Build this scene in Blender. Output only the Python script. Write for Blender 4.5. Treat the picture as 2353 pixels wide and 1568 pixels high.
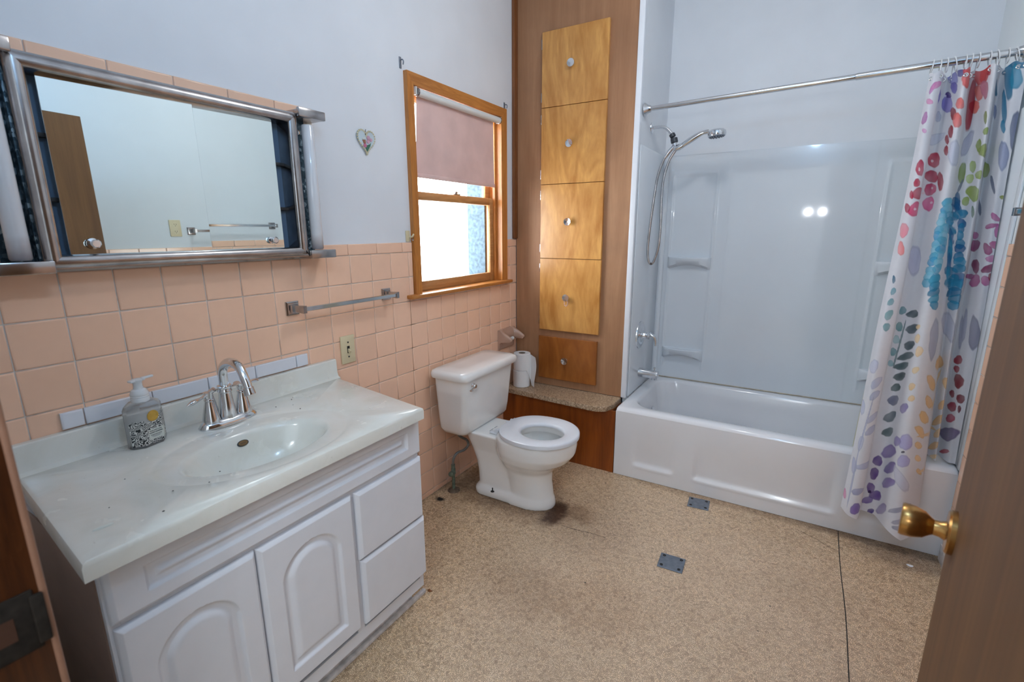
import bpy, bmesh, math, random
import numpy as np
from mathutils import Vector, Matrix
random.seed(7)
sc = bpy.context.scene
for o in list(bpy.data.objects): bpy.data.objects.remove(o)
col = sc.collection
R = math.radians
PI = math.pi

# ------------------------------------------------------------------ camera
CAM = Vector((1.5209, -0.443, 1.3284)); YAW, PITCH, ROLL, FPX = -.5388, -.2236, -.0026, 1117.576
fw = Vector((math.sin(YAW)*math.cos(PITCH), math.cos(YAW)*math.cos(PITCH), math.sin(PITCH)))
rt = fw.cross(Vector((0, 0, 1))).normalized(); up = rt.cross(fw)
r2 = rt*math.cos(ROLL)+up*math.sin(ROLL); u2 = up*math.cos(ROLL)-rt*math.sin(ROLL)
cd = bpy.data.cameras.new('camera'); cam = bpy.data.objects.new('camera', cd); col.objects.link(cam)
cam.matrix_world = Matrix(((r2.x, u2.x, -fw.x, CAM.x), (r2.y, u2.y, -fw.y, CAM.y), (r2.z, u2.z, -fw.z, CAM.z), (0, 0, 0, 1)))
cd.sensor_width = 36; cd.sensor_fit = 'HORIZONTAL'; cd.lens = FPX/2353*36
cd.clip_start = .01; cd.clip_end = 100
cd.dof.use_dof = True; cd.dof.focus_distance = 2.0; cd.dof.aperture_fstop = 4.0
sc.camera = cam

# ------------------------------------------------------------------ world, lights, exposure
w = bpy.data.worlds.new('world'); sc.world = w; w.use_nodes = True
bg = w.node_tree.nodes['Background']; bg.inputs[0].default_value = (.97, .99, 1, 1); bg.inputs[1].default_value = 13
sc.view_settings.view_transform = 'Standard'; sc.view_settings.look = 'None'
sc.view_settings.gamma = 1; sc.view_settings.use_curve_mapping = False; sc.view_settings.exposure = 0.12

def lamp(name, kind, loc, energy, color, size=.05, rot=None, sy=None):
    l = bpy.data.lights.new(name, kind); l.energy = energy; l.color = color
    if kind == 'AREA':
        l.size = size
        if sy: l.shape = 'RECTANGLE'; l.size_y = sy
    else: l.shadow_soft_size = size
    o = bpy.data.objects.new(name, l); col.objects.link(o); o.location = loc
    if rot: o.rotation_euler = rot
    return o
lamp('ceiling_bulb_light', 'POINT', (1.18, 1.22, 2.47), 12.5, (.95, .97, 1), .07)
lamp('camera_flash_light', 'POINT', (1.477, -1.6, 1.55), 11, (.93, .95, 1), .018)
lamp('camera_flash_light', 'POINT', (1.633, -1.6, 1.55), 11, (.93, .95, 1), .018)
lamp('doorway_bounce_light', 'POINT', (1.48, -.08, 2.19), 10, (.38, .66, 1), .06)  # added blue source standing in for bounced flash, no real lamp here
lamp('hall_fill_light', 'POINT', (1.62, -1.3, 2.40), 24, (.85, .95, 1), .10)  # unseen fill added in the hall to brighten the room

# ------------------------------------------------------------------ materials
def new_mat(name):
    m = bpy.data.materials.new(name); m.use_nodes = True
    nt = m.node_tree; return m, nt, nt.nodes['Principled BSDF']
def N(nt, t, **kw):
    n = nt.nodes.new(t)
    for k, v in kw.items():
        if k in n.inputs: n.inputs[k].default_value = v
        else: setattr(n, k, v)
    return n
def L(nt, a, b): nt.links.new(a, b)
def ramp(nt, fac, stops):
    r = nt.nodes.new('ShaderNodeValToRGB'); e = r.color_ramp.elements
    while len(e) < len(stops): e.new(.5)
    for i, (p, c) in enumerate(stops): e[i].position = p; e[i].color = (*c, 1) if len(c) == 3 else c
    L(nt, fac, r.inputs[0]); return r.outputs[0]
def mixc(nt, fac, a, b, mode='MIX'):
    n = nt.nodes.new('ShaderNodeMix'); n.data_type = 'RGBA'; n.blend_type = mode; n.clamp_factor = True
    for s, v in ((0, fac), (6, a), (7, b)):
        if isinstance(v, (int, float)): n.inputs[s].default_value = v
        elif isinstance(v, tuple): n.inputs[s].default_value = (*v, 1) if len(v) == 3 else v
        else: L(nt, v, n.inputs[s])
    return n.outputs[2]
def mth(nt, op, a, b=None, c=None):
    n = nt.nodes.new('ShaderNodeMath'); n.operation = op
    for i, v in enumerate((a, b, c)):
        if v is None: continue
        if isinstance(v, (int, float)): n.inputs[i].default_value = v
        else: L(nt, v, n.inputs[i])
    return n.outputs[0]
def coords(nt, scale=(1, 1, 1), rot=(0, 0, 0), kind='Object', loc=(0, 0, 0)):
    t = nt.nodes.new('ShaderNodeTexCoord'); m = nt.nodes.new('ShaderNodeMapping')
    m.inputs['Scale'].default_value = scale; m.inputs['Rotation'].default_value = rot; m.inputs['Location'].default_value = loc
    L(nt, t.outputs[kind], m.inputs[0]); return m.outputs[0]
def world_pos(nt):
    return nt.nodes.new('ShaderNodeNewGeometry').outputs['Position']
def noise(nt, vec, scale, detail=3, rough=.5, dist=0):
    n = N(nt, 'ShaderNodeTexNoise', Scale=scale, Detail=detail, Roughness=rough, Distortion=dist)
    if vec is not None: L(nt, vec, n.inputs['Vector'])
    return n.outputs[0]
def bump(nt, bsdf, h, strength=.2, dist=.002):
    b = N(nt, 'ShaderNodeBump', Strength=strength, Distance=dist); L(nt, h, b.inputs['Height']); L(nt, b.outputs[0], bsdf.inputs['Normal'])
def plain(name, c, rough=.5, metal=0, var=.06, scale=14, coat=0, spec=None, bumps=0):
    m, nt, b = new_mat(name)
    n = noise(nt, world_pos(nt), scale, 4)
    d = tuple(x*(1-var) for x in c); e = tuple(min(1, x*(1+var)) for x in c)
    L(nt, ramp(nt, n, [(.3, d), (.7, e)]), b.inputs['Base Color'])
    b.inputs['Roughness'].default_value = rough; b.inputs['Metallic'].default_value = metal
    b.inputs['Coat Weight'].default_value = coat
    if spec is not None: b.inputs['Specular IOR Level'].default_value = spec
    if bumps: bump(nt, b, noise(nt, world_pos(nt), 90, 3), bumps, .001)
    return m
def wood(name, dark, light, scale=(14, 1.2, 1.2), rough=.4, fig=2.0, coat=.15, warp=1.5, blotch=.0, pos=True):
    """scale: big number across the grain, small along it"""
    m, nt, b = new_mat(name)
    mp = nt.nodes.new('ShaderNodeMapping'); mp.inputs['Scale'].default_value = scale
    L(nt, world_pos(nt) if pos else nt.nodes.new('ShaderNodeTexCoord').outputs['Object'], mp.inputs[0])
    big = noise(nt, mp.outputs[0], fig, 3, .5, warp)
    fine = noise(nt, mp.outputs[0], fig*9, 4, .6)
    f = mth(nt, 'ADD', mth(nt, 'MULTIPLY', big, .75), mth(nt, 'MULTIPLY', fine, .25))
    cc = ramp(nt, f, [(.30, dark), (.5, tuple((a+c)/2 for a, c in zip(dark, light))), (.68, light)])
    if blotch:
        bl = noise(nt, world_pos(nt), 3.5, 4, .6)
        cc = mixc(nt, mth(nt, 'MULTIPLY', ramp(nt, bl, [(.42, (0, 0, 0)), (.7, (1, 1, 1))]), blotch), cc, tuple(x*.45 for x in dark), 'MIX')
    L(nt, cc, b.inputs['Base Color']); b.inputs['Roughness'].default_value = rough; b.inputs['Coat Weight'].default_value = coat
    b.inputs['Coat Roughness'].default_value = .25
    bump(nt, b, fine, .08, .001)
    return m

MAT = {}
MAT['paint'] = plain('wall_paint', (.77, .80, .84), .55, var=.025, scale=5, bumps=.06)
MAT['paint_right'] = plain('wall_paint_plain', (.76, .80, .82), .6, var=.02, scale=4)
MAT['ceil'] = plain('ceiling_paint', (.80, .82, .84), .8, var=.02, scale=4)
def tile_mat(name, c, rough=.17):
    m, nt, b = new_mat(name)
    oi = nt.nodes.new('ShaderNodeObjectInfo')
    v = mth(nt, 'MULTIPLY_ADD', oi.outputs['Random'], .07, .965)
    n = noise(nt, world_pos(nt), 30, 3)
    v2 = mth(nt, 'MULTIPLY', v, mth(nt, 'MULTIPLY_ADD', n, .06, .97))
    mm = nt.nodes.new('ShaderNodeVectorMath'); mm.operation = 'SCALE'; mm.inputs[0].default_value = c; L(nt, v2, mm.inputs['Scale'])
    L(nt, mm.outputs[0], b.inputs['Base Color']); b.inputs['Roughness'].default_value = rough; b.inputs['Specular IOR Level'].default_value = .45
    bump(nt, b, noise(nt, world_pos(nt), 12, 2), .05, .004)
    return m
MAT['tile'] = tile_mat('peach_tile_glaze', (.93, .59, .41))
MAT['wtile'] = tile_mat('white_tile_glaze', (.78, .79, .84), .12)
def grout_mat():
    m, nt, b = new_mat('grout')
    n = noise(nt, world_pos(nt), 9, 5, .6)
    L(nt, ramp(nt, n, [(.30, (.40, .32, .26)), (.42, (.72, .67, .61)), (.6, (.80, .77, .72))]), b.inputs['Base Color'])
    b.inputs['Roughness'].default_value = .9
    return m
MAT['grout'] = grout_mat()
MAT['chrome'] = plain('chrome', (.72, .73, .75), .10, 1, .04, 40)
MAT['chrome_old'] = plain('worn_chrome', (.44, .42, .42), .20, 1, .16, 25)
MAT['brass'] = plain('brushed_brass', (.46, .25, .085), .26, 1, .10, 60)
MAT['dark_metal'] = plain('dark_metal', (.04, .038, .038), .5, .35, .25, 60)
MAT['pewter'] = plain('satin_grey_metal', (.22, .25, .30), .42, .75, .15, 60)
MAT['cab_inside'] = plain('blue_grey_enamel', (.14, .22, .33), .4, 0, .08, 8)
def mirror_mat():
    m, nt, b = new_mat('mirror_glass')
    L(nt, ramp(nt, noise(nt, world_pos(nt), 3, 2), [(.3, (.78, .88, .89)), (.7, (.82, .91, .91))]), b.inputs['Base Color'])
    b.inputs['Metallic'].default_value = 1; b.inputs['Roughness'].default_value = .012
    return m
MAT['mirror'] = mirror_mat()
def galv():
    m, nt, b = new_mat('spangled_galvanised')
    v = N(nt, 'ShaderNodeTexVoronoi', Scale=110); L(nt, world_pos(nt), v.inputs['Vector'])
    sep = nt.nodes.new('ShaderNodeSeparateColor'); L(nt, v.outputs['Color'], sep.inputs[0])
    L(nt, ramp(nt, sep.outputs[0], [(0, (.012, .03, .045)), (.6, (.05, .09, .12)), (1, (.32, .42, .48))]), b.inputs['Base Color'])
    b.inputs['Metallic'].default_value = .7; b.inputs['Roughness'].default_value = .38
    return m
MAT['galv'] = galv()
def tube_mat():
    m, nt, b = new_mat('frosted_tube')
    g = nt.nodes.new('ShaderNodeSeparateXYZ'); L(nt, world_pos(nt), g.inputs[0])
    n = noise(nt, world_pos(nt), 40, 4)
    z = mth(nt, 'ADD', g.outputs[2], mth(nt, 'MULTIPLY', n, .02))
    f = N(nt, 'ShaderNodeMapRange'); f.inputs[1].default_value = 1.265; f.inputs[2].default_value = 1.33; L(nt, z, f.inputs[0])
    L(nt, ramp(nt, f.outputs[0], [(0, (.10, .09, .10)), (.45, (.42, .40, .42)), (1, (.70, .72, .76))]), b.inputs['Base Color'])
    b.inputs['Roughness'].default_value = .12; b.inputs['Coat Weight'].default_value = .6
    return m
MAT['tube'] = tube_mat()
MAT['casing'] = wood('window_casing_wood', (.38, .125, .020), (.62, .255, .060), (26, 26, 2.0), .38, 2.2)
MAT['casing_h'] = wood('window_casing_wood_horizontal', (.38, .125, .020), (.62, .255, .060), (26, 2.0, 26), .38, 2.2)
MAT['sash'] = wood('sash_wood', (.36, .16, .05), (.56, .29, .11), (26, 2.4, 26), .4, 2.0)
MAT['maple'] = wood('varnished_plywood_door', (.44, .175, .030), (.72, .375, .105), (5.2, 5, 1.3), .33, 1.5, .3, 2.6)
MAT['maple_dark'] = wood('dark_varnished_drawer_front', (.24, .068, .009), (.40, .135, .024), (5.2, 5, 1.3), .33, 1.5, .3, 2.6)
MAT['ply'] = wood('brown_plywood_panel', (.33, .158, .075), (.45, .24, .125), (7, 5, .55), .55, 2.0, .0, 1.2, .25)
MAT['base_panel'] = wood('dark_stained_panel', (.17, .034, .003), (.36, .085, .008), (9, 5, .6), .3, 2.0, .3, 1.4)
MAT['trim_wood'] = wood('stained_trim_wood', (.16, .052, .014), (.27, .098, .028), (30, 30, 2), .4, 2.0)
MAT['jamb'] = wood('red_brown_jamb_wood', (.020, .005, .0015), (.075, .021, .005), (30, 24, 1.2), .3, 2.0)
MAT['jamb_edge'] = plain('pale_jamb_edge', (.24, .12, .075), .5, var=.15)
MAT['door'] = wood('bathroom_door_veneer', (.108, .043, .011), (.195, .086, .025), (22, 11, .55), .6, 1.8, .0, 1.0)
MAT['white_cab'] = plain('white_thermofoil', (.74, .745, .79), .32, var=.02, spec=.45)
MAT['white_dirty'] = plain('scuffed_white_paint', (.68, .66, .66), .55, var=.25, scale=35)
MAT['side_lam'] = plain('pale_brown_laminate', (.33, .22, .175), .24, var=.10, scale=6)
MAT['dark_gap'] = plain('dark_gap', (.02, .017, .015), .9)
def counter_mat():
    m, nt, b = new_mat('cultured_marble')
    p = world_pos(nt)
    n = noise(nt, p, 5, 5, .6, 1.4); s = noise(nt, p, 130, 2, .5)
    c = ramp(nt, n, [(.30, (.72, .71, .64)), (.5, (.775, .77, .71)), (.72, (.81, .81, .765))])
    c = mixc(nt, ramp(nt, s, [(.72, (0, 0, 0)), (.78, (.35, .35, .35))]), c, (.35, .31, .25))
    L(nt, c, b.inputs['Base Color']); b.inputs['Roughness'].default_value = .16; b.inputs['Coat Weight'].default_value = .3
    L(nt, ramp(nt, noise(nt, p, 14, 4), [(.35, (.12, .12, .12)), (.7, (.30, .30, .30))]), b.inputs['Roughness'])
    return m
MAT['counter'] = counter_mat()
MAT['porcelain'] = plain('porcelain', (.86, .855, .84), .08, var=.03, scale=6, coat=.4)
MAT['bowl_in'] = plain('bowl_water', (.42, .46, .45), .03, var=.1, scale=20)
MAT['seat'] = plain('toilet_seat_plastic', (.74, .77, .82), .22, var=.03, scale=8)
MAT['tub'] = plain('tub_enamel', (.80, .80, .82), .13, var=.02, scale=4, coat=.3)
MAT['surround'] = plain('acrylic_surround', (.74, .785, .83), .05, var=.02, scale=3)
MAT['white_trim'] = plain('white_plastic_trim', (.82, .85, .90), .3, var=.02)
MAT['ivory'] = plain('ivory_plastic', (.72, .62, .40), .35, var=.03)
MAT['clear_white'] = plain('translucent_white_plastic', (.74, .75, .76), .2, var=.03)
MAT['copper_green'] = plain('patina_pipe', (.17, .22, .17), .55, .4, .35, 60)
MAT['grey_tube'] = plain('grey_supply_tube', (.22, .22, .21), .45, .3, .2, 60)
MAT['rust'] = plain('rusty_escutcheon', (.19, .14, .10), .6, .4, .35, 60)
MAT['paper'] = plain('toilet_paper', (.80, .80, .80), .95, var=.03, bumps=.4)
MAT['cardboard'] = plain('cardboard_core', (.25, .19, .14), .9)
MAT['ceramic_peach'] = plain('peach_ceramic', (.52, .335, .25), .15, var=.03)
MAT['shade'] = plain('dusty_pink_blind_fabric', (.76, .54, .50), .8, var=.07, scale=9)
MAT['roller_white'] = plain('white_blind_roller', (.76, .80, .80), .4, var=.02)
MAT['stucco'] = plain('blue_grey_stucco', (.075, .115, .15), .9, var=.35, scale=55, bumps=.5)
MAT['black_rubber'] = plain('dark_grey_plastic', (.05, .055, .065), .4)
MAT['ring_plastic'] = plain('white_ring_plastic', (.80, .80, .80), .3)
MAT['gold'] = plain('gold_seal', (.66, .42, .10), .3, .8, .12, 60)
MAT['ink'] = plain('label_ink', (.04, .045, .05), .6)
MAT['label_white'] = plain('label_paper', (.66, .68, .62), .6)
MAT['medal'] = plain('brown_medallion', (.20, .12, .05), .4, .5)
MAT['lightshade'] = plain('lamp_white_enamel', (.8, .8, .78), .3)

def ledge_mat():
    m, nt, b = new_mat('speckled_laminate')
    p = world_pos(nt)
    v = N(nt, 'ShaderNodeTexVoronoi', Scale=210); L(nt, p, v.inputs['Vector'])
    sp = nt.nodes.new('ShaderNodeSeparateColor'); L(nt, v.outputs['Color'], sp.inputs[0])
    L(nt, ramp(nt, sp.outputs[0], [(0, (.20, .12, .07)), (.45, (.38, .26, .16)), (1, (.58, .44, .30))]), b.inputs['Base Color'])
    b.inputs['Roughness'].default_value = .4
    return m
MAT['ledge'] = ledge_mat()

def floor_mat():
    m, nt, b = new_mat('chip_pattern_vinyl')
    p = world_pos(nt)
    v = N(nt, 'ShaderNodeTexVoronoi', Scale=92); L(nt, p, v.inputs['Vector'])
    sp = nt.nodes.new('ShaderNodeSeparateColor'); L(nt, v.outputs['Color'], sp.inputs[0])
    rotn = nt.nodes.new('ShaderNodeVectorRotate'); rotn.rotation_type = 'Z_AXIS'
    L(nt, p, rotn.inputs['Vector']); L(nt, mth(nt, 'MULTIPLY', sp.outputs[0], 6.28), rotn.inputs['Angle'])
    br = N(nt, 'ShaderNodeTexBrick', offset=.5)
    L(nt, rotn.outputs[0], br.inputs['Vector'])
    br.inputs['Color1'].default_value = (.98, .79, .57, 1); br.inputs['Color2'].default_value = (.46, .30, .17, 1)
    br.inputs['Mortar'].default_value = (.13, .07, .035, 1)
    br.inputs['Scale'].default_value = 1; br.inputs['Mortar Size'].default_value = .00055; br.inputs['Mortar Smooth'].default_value = .3
    br.inputs['Brick Width'].default_value = .0095; br.inputs['Row Height'].default_value = .0042; br.inputs['Bias'].default_value = -.25
    tint = ramp(nt, sp.outputs[1], [(0, (.62, .52, .42)), (.35, (.92, .84, .72)), (.7, (1.0, .96, .90)), (1, (1.0, .90, .74))])
    c = mixc(nt, .85, br.outputs['Color'], tint, 'MULTIPLY')
    # worn pale / pinkish walking zone against yellower untouched edges
    n1 = noise(nt, p, 2.2, 4, .55)
    sx = nt.nodes.new('ShaderNodeSeparateXYZ'); L(nt, p, sx.inputs[0])
    def blob(cx, cy, rx, ry, soft=.6, nz=.5, ns=9):
        dx = mth(nt, 'DIVIDE', mth(nt, 'SUBTRACT', sx.outputs[0], cx), rx); dy = mth(nt, 'DIVIDE', mth(nt, 'SUBTRACT', sx.outputs[1], cy), ry)
        d = mth(nt, 'SQRT', mth(nt, 'ADD', mth(nt, 'MULTIPLY', dx, dx), mth(nt, 'MULTIPLY', dy, dy)))
        d = mth(nt, 'ADD', d, mth(nt, 'MULTIPLY', mth(nt, 'SUBTRACT', noise(nt, p, ns, 5, .65), .5), nz*2))
        mr = N(nt, 'ShaderNodeMapRange'); mr.inputs[1].default_value = 1+soft*.5; mr.inputs[2].default_value = 1-soft*.5
        L(nt, d, mr.inputs[0]); return mr.outputs[0]
    worn = blob(1.25, .95, .75, 1.0, .8, .35, 3)
    c = mixc(nt, mth(nt, 'MULTIPLY', worn, .30), c, (.58, .46, .38))
    c = mixc(nt, mth(nt, 'MULTIPLY', ramp(nt, n1, [(.45, (0, 0, 0)), (.75, (1, 1, 1))]), .25), c, (.26, .18, .12))
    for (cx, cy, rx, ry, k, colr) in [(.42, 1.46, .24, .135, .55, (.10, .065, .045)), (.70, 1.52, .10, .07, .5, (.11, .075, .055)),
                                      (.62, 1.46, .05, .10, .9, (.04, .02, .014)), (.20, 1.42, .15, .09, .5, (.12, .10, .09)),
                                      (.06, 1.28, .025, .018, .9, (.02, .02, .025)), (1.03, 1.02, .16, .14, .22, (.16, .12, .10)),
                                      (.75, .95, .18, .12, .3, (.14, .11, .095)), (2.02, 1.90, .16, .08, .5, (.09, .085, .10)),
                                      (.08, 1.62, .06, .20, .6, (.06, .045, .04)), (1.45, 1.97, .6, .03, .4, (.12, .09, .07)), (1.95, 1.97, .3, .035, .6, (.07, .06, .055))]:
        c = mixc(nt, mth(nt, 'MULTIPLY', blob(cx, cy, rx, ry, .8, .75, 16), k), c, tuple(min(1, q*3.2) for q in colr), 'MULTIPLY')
    spk = N(nt, 'ShaderNodeTexVoronoi', Scale=9); L(nt, p, spk.inputs['Vector'])
    c = mixc(nt, ramp(nt, spk.outputs['Distance'], [(.028, (.85, .85, .85)), (.045, (0, 0, 0))]), c, (.03, .03, .03))
    L(nt, c, b.inputs['Base Color']); b.inputs['Roughness'].default_value = .42
    L(nt, ramp(nt, n1, [(.3, (.34, .34, .34)), (.7, (.55, .55, .55))]), b.inputs['Roughness'])
    bump(nt, b, br.outputs['Fac'], -.12, .0006)
    return m
MAT['floor'] = floor_mat()
def glass_mat():
    m, nt, b = new_mat('window_glass')
    n = noise(nt, world_pos(nt), 60, 4, .7)
    L(nt, ramp(nt, n, [(.5, (.95, .98, 1)), (.8, (.85, .9, .95))]), b.inputs['Base Color'])
    b.inputs['Transmission Weight'].default_value = 1; b.inputs['Roughness'].default_value = .03; b.inputs['IOR'].default_value = 1.08
    return m
MAT['glass'] = glass_mat()
def bottle_mat():
    m, nt, b = new_mat('soap_bottle_plastic')
    L(nt, ramp(nt, noise(nt, world_pos(nt), 20, 2), [(.3, (.70, .71, .72)), (.7, (.80, .81, .82))]), b.inputs['Base Color'])
    b.inputs['Transmission Weight'].default_value = .75; b.inputs['Roughness'].default_value = .12; b.inputs['IOR'].default_value = 1.15
    return m
MAT['bottle'] = bottle_mat()
def scroll_mat():
    m, nt, b = new_mat('damask_label_print')
    p = coords(nt)
    wv = N(nt, 'ShaderNodeTexWave', wave_type='RINGS', rings_direction='SPHERICAL'); wv.inputs['Scale'].default_value = 62
    wv.inputs['Distortion'].default_value = 16; wv.inputs['Detail'].default_value = 1.0; wv.inputs['Detail Scale'].default_value = 1.6
    L(nt, p, wv.inputs['Vector'])
    L(nt, ramp(nt, wv.outputs['Fac'], [(.46, (.02, .022, .025)), (.54, (.66, .66, .62))]), b.inputs['Base Color'])
    b.inputs['Roughness'].default_value = .35
    return m
MAT['scroll'] = scroll_mat()
def curtain_mat():
    m, nt, b = new_mat('printed_curtain_fabric')
    a = nt.nodes.new('ShaderNodeVertexColor'); a.layer_name = 'print'
    n = noise(nt, world_pos(nt), 35, 4, .6)
    cc = mixc(nt, .16, a.outputs[0], ramp(nt, n, [(.3, (.70, .70, .74)), (.7, (.88, .88, .9))]), 'MULTIPLY')
    L(nt, cc, b.inputs['Base Color']); b.inputs['Roughness'].default_value = .7
    b.inputs['Sheen Weight'].default_value = .15
    tr = nt.nodes.new('ShaderNodeBsdfTranslucent'); L(nt, cc, tr.inputs[0])
    mx = nt.nodes.new('ShaderNodeMixShader'); mx.inputs[0].default_value = .22
    out = nt.nodes['Material Output']; L(nt, b.outputs[0], mx.inputs[1]); L(nt, tr.outputs[0], mx.inputs[2]); L(nt, mx.outputs[0], out.inputs[0])
    return m
MAT['curtain'] = curtain_mat()

# ------------------------------------------------------------------ mesh builder
def vrot(axis):
    """matrix taking +Z to the given axis"""
    return Vector((0, 0, 1)).rotation_difference(Vector(axis).normalized()).to_matrix().to_4x4()
class MB:
    def __init__(s): s.v = []; s.f = []
    def add(s, vs, fs):
        o = len(s.v); s.v += [tuple(p) for p in vs]; s.f += [tuple(i+o for i in f) for f in fs]; return s
    def box(s, x0, x1, y0, y1, z0, z1, bev=0, seg=2, M=None):
        if bev <= 0 and M is None:
            vs = [(x, y, z) for z in (z0, z1) for y in (y0, y1) for x in (x0, x1)]
            return s.add(vs, [(0, 2, 3, 1), (4, 5, 7, 6), (0, 1, 5, 4), (2, 6, 7, 3), (0, 4, 6, 2), (1, 3, 7, 5)])
        bm = bmesh.new(); bmesh.ops.create_cube(bm, size=1)
        for v in bm.verts: v.co = Vector(((x0+x1)/2+v.co.x*(x1-x0), (y0+y1)/2+v.co.y*(y1-y0), (z0+z1)/2+v.co.z*(z1-z0)))
        if bev > 0: bmesh.ops.bevel(bm, geom=list(bm.edges), offset=bev, segments=seg, profile=.5, affect='EDGES')
        return s.bm(bm, M)
    def bm(s, bm, M=None):
        bm.verts.index_update()
        vs = [(M @ v.co if M is not None else v.co.copy()) for v in bm.verts]; fs = [[v.index for v in f.verts] for f in bm.faces]
        bm.free(); return s.add(vs, fs)
    def lathe(s, prof, n=24, M=None, cap=True):
        vs = []; fs = []; k = len(prof)
        for (r, z) in prof:
            for i in range(n):
                a = 2*PI*i/n; vs.append(Vector((r*math.cos(a), r*math.sin(a), z)))
        for j in range(k-1):
            for i in range(n): fs.append((j*n+i, j*n+(i+1) % n, (j+1)*n+(i+1) % n, (j+1)*n+i))
        if cap: fs.append(tuple(reversed(range(n)))); fs.append(tuple(range((k-1)*n, k*n)))
        if M is not None: vs = [M @ v for v in vs]
        return s.add(vs, fs)
    def tube(s, path, rad, n=12, cap=True, flat=1.0, M=None):
        path = [Vector(p) for p in path]; m = len(path)
        rads = rad if isinstance(rad, (list, tuple)) else [rad]*m
        prev = None; rings = []
        for i, p in enumerate(path):
            t = (path[min(i+1, m-1)]-path[max(i-1, 0)]).normalized()
            if prev is None:
                a = Vector((0, 0, 1)) if abs(t.z) < .9 else Vector((1, 0, 0))
                nx = t.cross(a).normalized()
            else:
                nx = (prev-t*prev.dot(t)).normalized()
            ny = t.cross(nx); prev = nx
            rings.append([p+(nx*math.cos(2*PI*k/n)+ny*flat*math.sin(2*PI*k/n))*rads[i] for k in range(n)])
        return s.loft(rings, cap, cap, M=M)
    def loft(s, rings, cap0=True, cap1=True, M=None, closed=True):
        n = len(rings[0]); vs = [Vector(p) for r in rings for p in r]; fs = []
        for j in range(len(rings)-1):
            for i in range(n if closed else n-1): fs.append((j*n+i, j*n+(i+1) % n, (j+1)*n+(i+1) % n, (j+1)*n+i))
        if cap0: fs.append(tuple(reversed(range(n))))
        if cap1: fs.append(tuple(range((len(rings)-1)*n, len(rings)*n)))
        if M is not None: vs = [M @ v for v in vs]
        return s.add(vs, fs)
    def prism(s, poly, h, M=None, bev=0):
        """poly in local XY, extruded along +Z by h"""
        n = len(poly); a = [Vector((p[0], p[1], 0)) for p in poly]; b = [Vector((p[0], p[1], h)) for p in poly]
        if bev:
            cx = sum(p[0] for p in poly)/n; cy = sum(p[1] for p in poly)/n
            b2 = []
            for p in poly:
                d = math.hypot(p[0]-cx, p[1]-cy); k = (d-bev)/d; b2.append(Vector((cx+(p[0]-cx)*k, cy+(p[1]-cy)*k, h)))
            mid = [Vector((p[0], p[1], h-bev)) for p in poly]
            return s.loft([a, mid, b2], M=M)
        return s.loft([a, b], M=M)
    def sphere(s, c, r, n=12, sc=(1, 1, 1)):
        prof = []
        rings = []
        for j in range(1, n//2+1):
            t = PI*j/(n//2+1)
            rings.append([Vector((c[0]+r*sc[0]*math.sin(t)*math.cos(2*PI*i/n), c[1]+r*sc[1]*math.sin(t)*math.sin(2*PI*i/n), c[2]-r*sc[2]*math.cos(t))) for i in range(n)])
        return s.loft(rings)
    def grid(s, fn, nu, nv):
        vs = [fn(i/(nu-1), j/(nv-1)) for j in range(nv) for i in range(nu)]
        fs = [(j*nu+i, j*nu+i+1, (j+1)*nu+i+1, (j+1)*nu+i) for j in range(nv-1) for i in range(nu-1)]
        return s.add(vs, fs)
    def build(s, name, mat, parent=None, ang=35, origin=None):
        P = np.array([tuple(p) for p in s.v], float)
        if origin is None: o = Vector(((P[:, 0].min()+P[:, 0].max())/2, (P[:, 1].min()+P[:, 1].max())/2, P[:, 2].min()))
        else: o = Vector(origin)
        me = bpy.data.meshes.new(name)
        me.from_pydata([tuple(x) for x in (P-np.array(o))], [], s.f); me.update()
        bm = bmesh.new(); bm.from_mesh(me); bmesh.ops.recalc_face_normals(bm, faces=bm.faces); bm.to_mesh(me); bm.free()
        if ang:
            me.polygons.foreach_set('use_smooth', [True]*len(me.polygons)); me.set_sharp_from_angle(angle=R(ang))
        me.materials.append(MAT[mat] if isinstance(mat, str) else mat)
        ob = bpy.data.objects.new(name, me); col.objects.link(ob); ob.location = o
        if parent is not None: attach(ob, parent)
        return ob
def wpos(o):
    p = Vector(o.location)
    q = o
    while q.parent is not None:
        q = q.parent
    return p
def attach(ob, parent):
    """objects are laid out in world space; keep them there when parented"""
    ob.parent = parent
    m = Matrix.Translation(parent_world(parent)); ob.matrix_parent_inverse = m.inverted()
def parent_world(p):
    return Vector(p['wloc']) if 'wloc' in p else Vector(p.location)
def thing(name, label, cat, loc, group=None, kind=None):
    o = bpy.data.objects.new(name, None); col.objects.link(o); o.location = loc; o.empty_display_size = .05
    o['label'] = label
    if cat: o['category'] = cat
    if group: o['group'] = group
    if kind: o['kind'] = kind
    return o
def tag(o, label, cat, group=None, kind=None):
    o['label'] = label; o['category'] = cat
    if group: o['group'] = group
    if kind: o['kind'] = kind
    return o
def struct(o, label, cat=None):
    o['kind'] = 'structure'; o['label'] = label
    if cat: o['category'] = cat
    return o
def rrect(x0, x1, y0, y1, r, z=0, k=6):
    pts = []
    for (cx, cy, a0) in ((x1-r, y1-r, 0), (x0+r, y1-r, 90), (x0+r, y0+r, 180), (x1-r, y0+r, 270)):
        for i in range(k+1):
            a = R(a0+90*i/k); pts.append(Vector((cx+r*math.cos(a), cy+r*math.sin(a), z)))
    return pts
def catmull(P, n=8):
    P = [Vector(p) for p in P]; out = []
    for i in range(len(P)-1):
        p0 = P[max(i-1, 0)]; p1 = P[i]; p2 = P[i+1]; p3 = P[min(i+2, len(P)-1)]
        for k in range(n):
            t = k/n
            out.append(.5*((2*p1)+(p2-p0)*t+(2*p0-5*p1+4*p2-p3)*t*t+(3*p1-p0-3*p2+p3)*t**3))
    out.append(P[-1]); return out
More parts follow.
